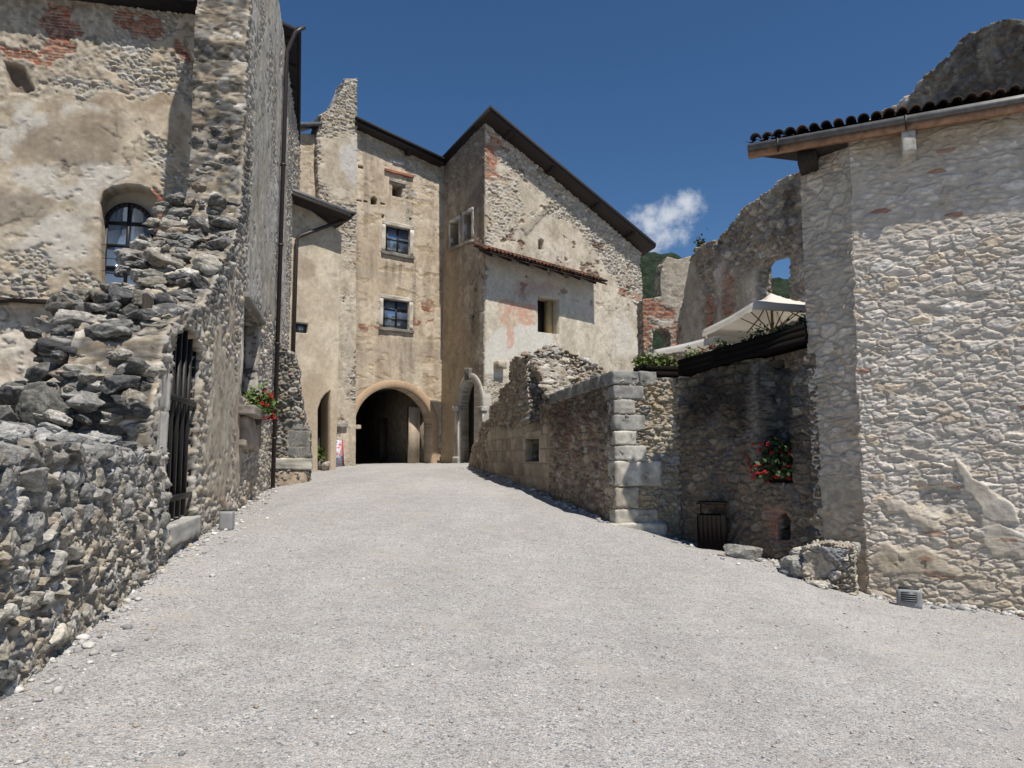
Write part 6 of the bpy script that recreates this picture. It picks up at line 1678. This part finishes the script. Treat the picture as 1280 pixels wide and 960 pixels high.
def poster():
    p = at(421, 580, 31.2); P = Plane(PC.a + PC.n * .62, PC.a + PC.n * .62 + PC.e)
    s0, s1 = sorted((P.px(414, 560)[0], P.px(429, 560)[0])); z0 = gl(P, (s0 + s1) / 2) + .02; z1 = P.px(421, 550)[1]
    o = thing('display_board', 'colourful red, white and blue display board leaning on the pier beside the archway', 'sign', tuple(P.w((s0 + s1) / 2, z0)))
    q = MB().hexa([P.w(s0, z0, .14), P.w(s1, z0, .14), P.w(s1, z0, .10), P.w(s0, z0, .10), P.w(s0, z1, -.06), P.w(s1, z1, -.06), P.w(s1, z1, -.10), P.w(s0, z1, -.10)])
    m, n, l, b = mat_new('printed board'); tcn = n.new('ShaderNodeTexCoord'); k = n.new('ShaderNodeTexNoise'); k.inputs['Scale'].default_value = 4.2; k.inputs['Detail'].default_value = 5; k.inputs['Distortion'].default_value = .6
    l.new(tcn.outputs['Object'], k.inputs['Vector']); r = n.new('ShaderNodeValToRGB'); cr = r.color_ramp; cr.interpolation = 'CONSTANT'
    cr.elements[0].color = (.05, .12, .30, 1); cr.elements[1].position = .62; cr.elements[1].color = (.55, .52, .5, 1)
    for po, c in ((.38, (.20, .33, .52)), (.46, (.55, .58, .62)), (.52, (.45, .06, .09)), (.57, (.55, .30, .32))): cr.elements.new(po).color = (*c, 1)
    l.new(k.outputs['Fac'], r.inputs['Fac']); l.new(r.outputs[0], b.inputs['Base Color']); b.inputs['Roughness'].default_value = .5
    q.build('panel', m, o)
    MB().hexa([P.w(s0, z0 - .02, .16), P.w(s0 + .05, z0 - .02, .16), P.w(s0 + .05, z0 - .02, .08), P.w(s0, z0 - .02, .08), P.w(s0, z1 + .02, -.04), P.w(s0 + .05, z1 + .02, -.04), P.w(s0 + .05, z1 + .02, -.12), P.w(s0, z1 + .02, -.12)]).build('edge_frame', simple('red frame', (.30, .03, .04), .5), o)
    p = gpos(400, 583, 29.4); o = thing('potted_plant', 'small green plant in a grey pot in front of the link house doorway', 'plant', tuple(p))
    MB().tube([p - (0, 0, .05), p + (0, 0, .42)], [.20, .26], 14).build('pot', simple('weathered pot', (.16, .14, .115), .9, 12, .3), o)
    m_ = MB(); leaves(m_, p + (.1, 0, .42), (.32, .3, .5), 200, .16, random.Random(4)); m_.build('foliage', M_LEAF, o)
    p = gpos(409, 582, 29.0); r_ = rock(p + (0, 0, .12), (.75, .5, .5), 3, [(.33, .30, .25)], 3, 3, .2)
    tag(mk('boulder', r_[0], r_[1], M_ROCK, None, r_[2], loc=p), 'pale rounded boulder on the ground between the potted plant and the display board', 'stone')
    p = gpos(596, 583, 29.6); o = thing('barrier_post', 'thin grey metal post with a round foot before the carved portal', 'post', tuple(p))
    MB().tube([p, p + (0, 0, 1.15)], .02, 8).build('rod', M_ZINC, o); MB().tube([p - (0, 0, .03), p + (0, 0, .16), p + (0, 0, .26)], [.15, .13, .04], 12).build('foot', M_GREYBOX, o)
poster()

# loose pebbles on the gravel and debris along the wall feet
def pebbles():
    rnd = np.random.default_rng(3); V = []; Fc = []; C = []
    iv, if_ = ICO[1]; if_ = np.array(if_)
    N = 3600
    y = 3.4 + (rnd.random(N) ** 1.6) * 10; x = (rnd.random(N) * 2 - 1) * (1.2 + .72 * y)
    sz = .005 + .011 * rnd.random(N) ** 4
    xl = L0[0] - .2226 * (y - L0[1]) + .05; ok = (x > xl) & (x < 8)
    ex = [(x[ok], y[ok], sz[ok])]
    # wall feet
    d = 4 + 19 * rnd.random(1100); ex.append((L0[0] - .2226 * (d - L0[1]) + .02 + rnd.exponential(.16, 1100), d, .008 + .03 * rnd.random(1100) ** 4))
    s = rnd.random(500) * 5; w = .04 + rnd.exponential(.12, 500); ex.append((PW.a[0] + PW.e[0] * s + PW.n[0] * w, PW.a[1] + PW.e[1] * s + PW.n[1] * w, .010 + .05 * rnd.random(500) ** 3))
    s = rnd.random(400) * PR1.L; w = .04 + rnd.exponential(.12, 400); ex.append((PR1.a[0] + PR1.e[0] * s + PR1.n[0] * w, PR1.a[1] + PR1.e[1] * s + PR1.n[1] * w, .02 + .05 * rnd.random(400) ** 3))
    s = rnd.random(160) * 3.4; w = .1 + rnd.exponential(.25, 160); ex.append((PR3.a[0] + PR3.e[0] * s + PR3.n[0] * w, PR3.a[1] + PR3.e[1] * s + PR3.n[1] * w, .012 + .04 * rnd.random(160) ** 3))
    x = np.concatenate([e[0] for e in ex]); y = np.concatenate([e[1] for e in ex]); sz = np.concatenate([e[2] for e in ex]); n = len(x)
    z = GZ(x, y)
    z = z + (fbm(x * .7, y * .7, 3, 4) - .5) * .06 + (fbm(x * 3.5, y * 3.5, 5, 3) - .5) * .028
    sc = sz[:, None] * (np.array([1.3, 1.0, .7]) * (.75 + .5 * rnd.random((n, 3)))); th = rnd.random(n) * 6.28
    pv = iv[None] * (1 + .55 * (rnd.random((n, len(iv))) - .5))[..., None] * sc[:, None, :]
    px = pv[..., 0] * np.cos(th)[:, None] - pv[..., 1] * np.sin(th)[:, None]; py = pv[..., 0] * np.sin(th)[:, None] + pv[..., 1] * np.cos(th)[:, None]
    V = np.stack([px + x[:, None], py + y[:, None], pv[..., 2] + (z + sz * .3)[:, None]], -1).reshape(-1, 3)
    Fc = (if_[None] + (np.arange(n) * len(iv))[:, None, None]).reshape(-1, 3)
    pal = np.array([(.40, .39, .37), (.48, .47, .45), (.30, .30, .30), (.55, .54, .52), (.36, .30, .24), (.22, .22, .225), (.44, .43, .40)])
    C = np.repeat(pal[rnd.integers(0, len(pal), n)] * (.85 + .3 * rnd.random((n, 1))), len(iv), 0)
    o = mk('pebbles', V, Fc, M_BLOCK, None, C); o['kind'] = 'stuff'
    tag(o, 'loose pale pebbles scattered over the gravel and along the wall feet', 'pebbles')
pebbles()
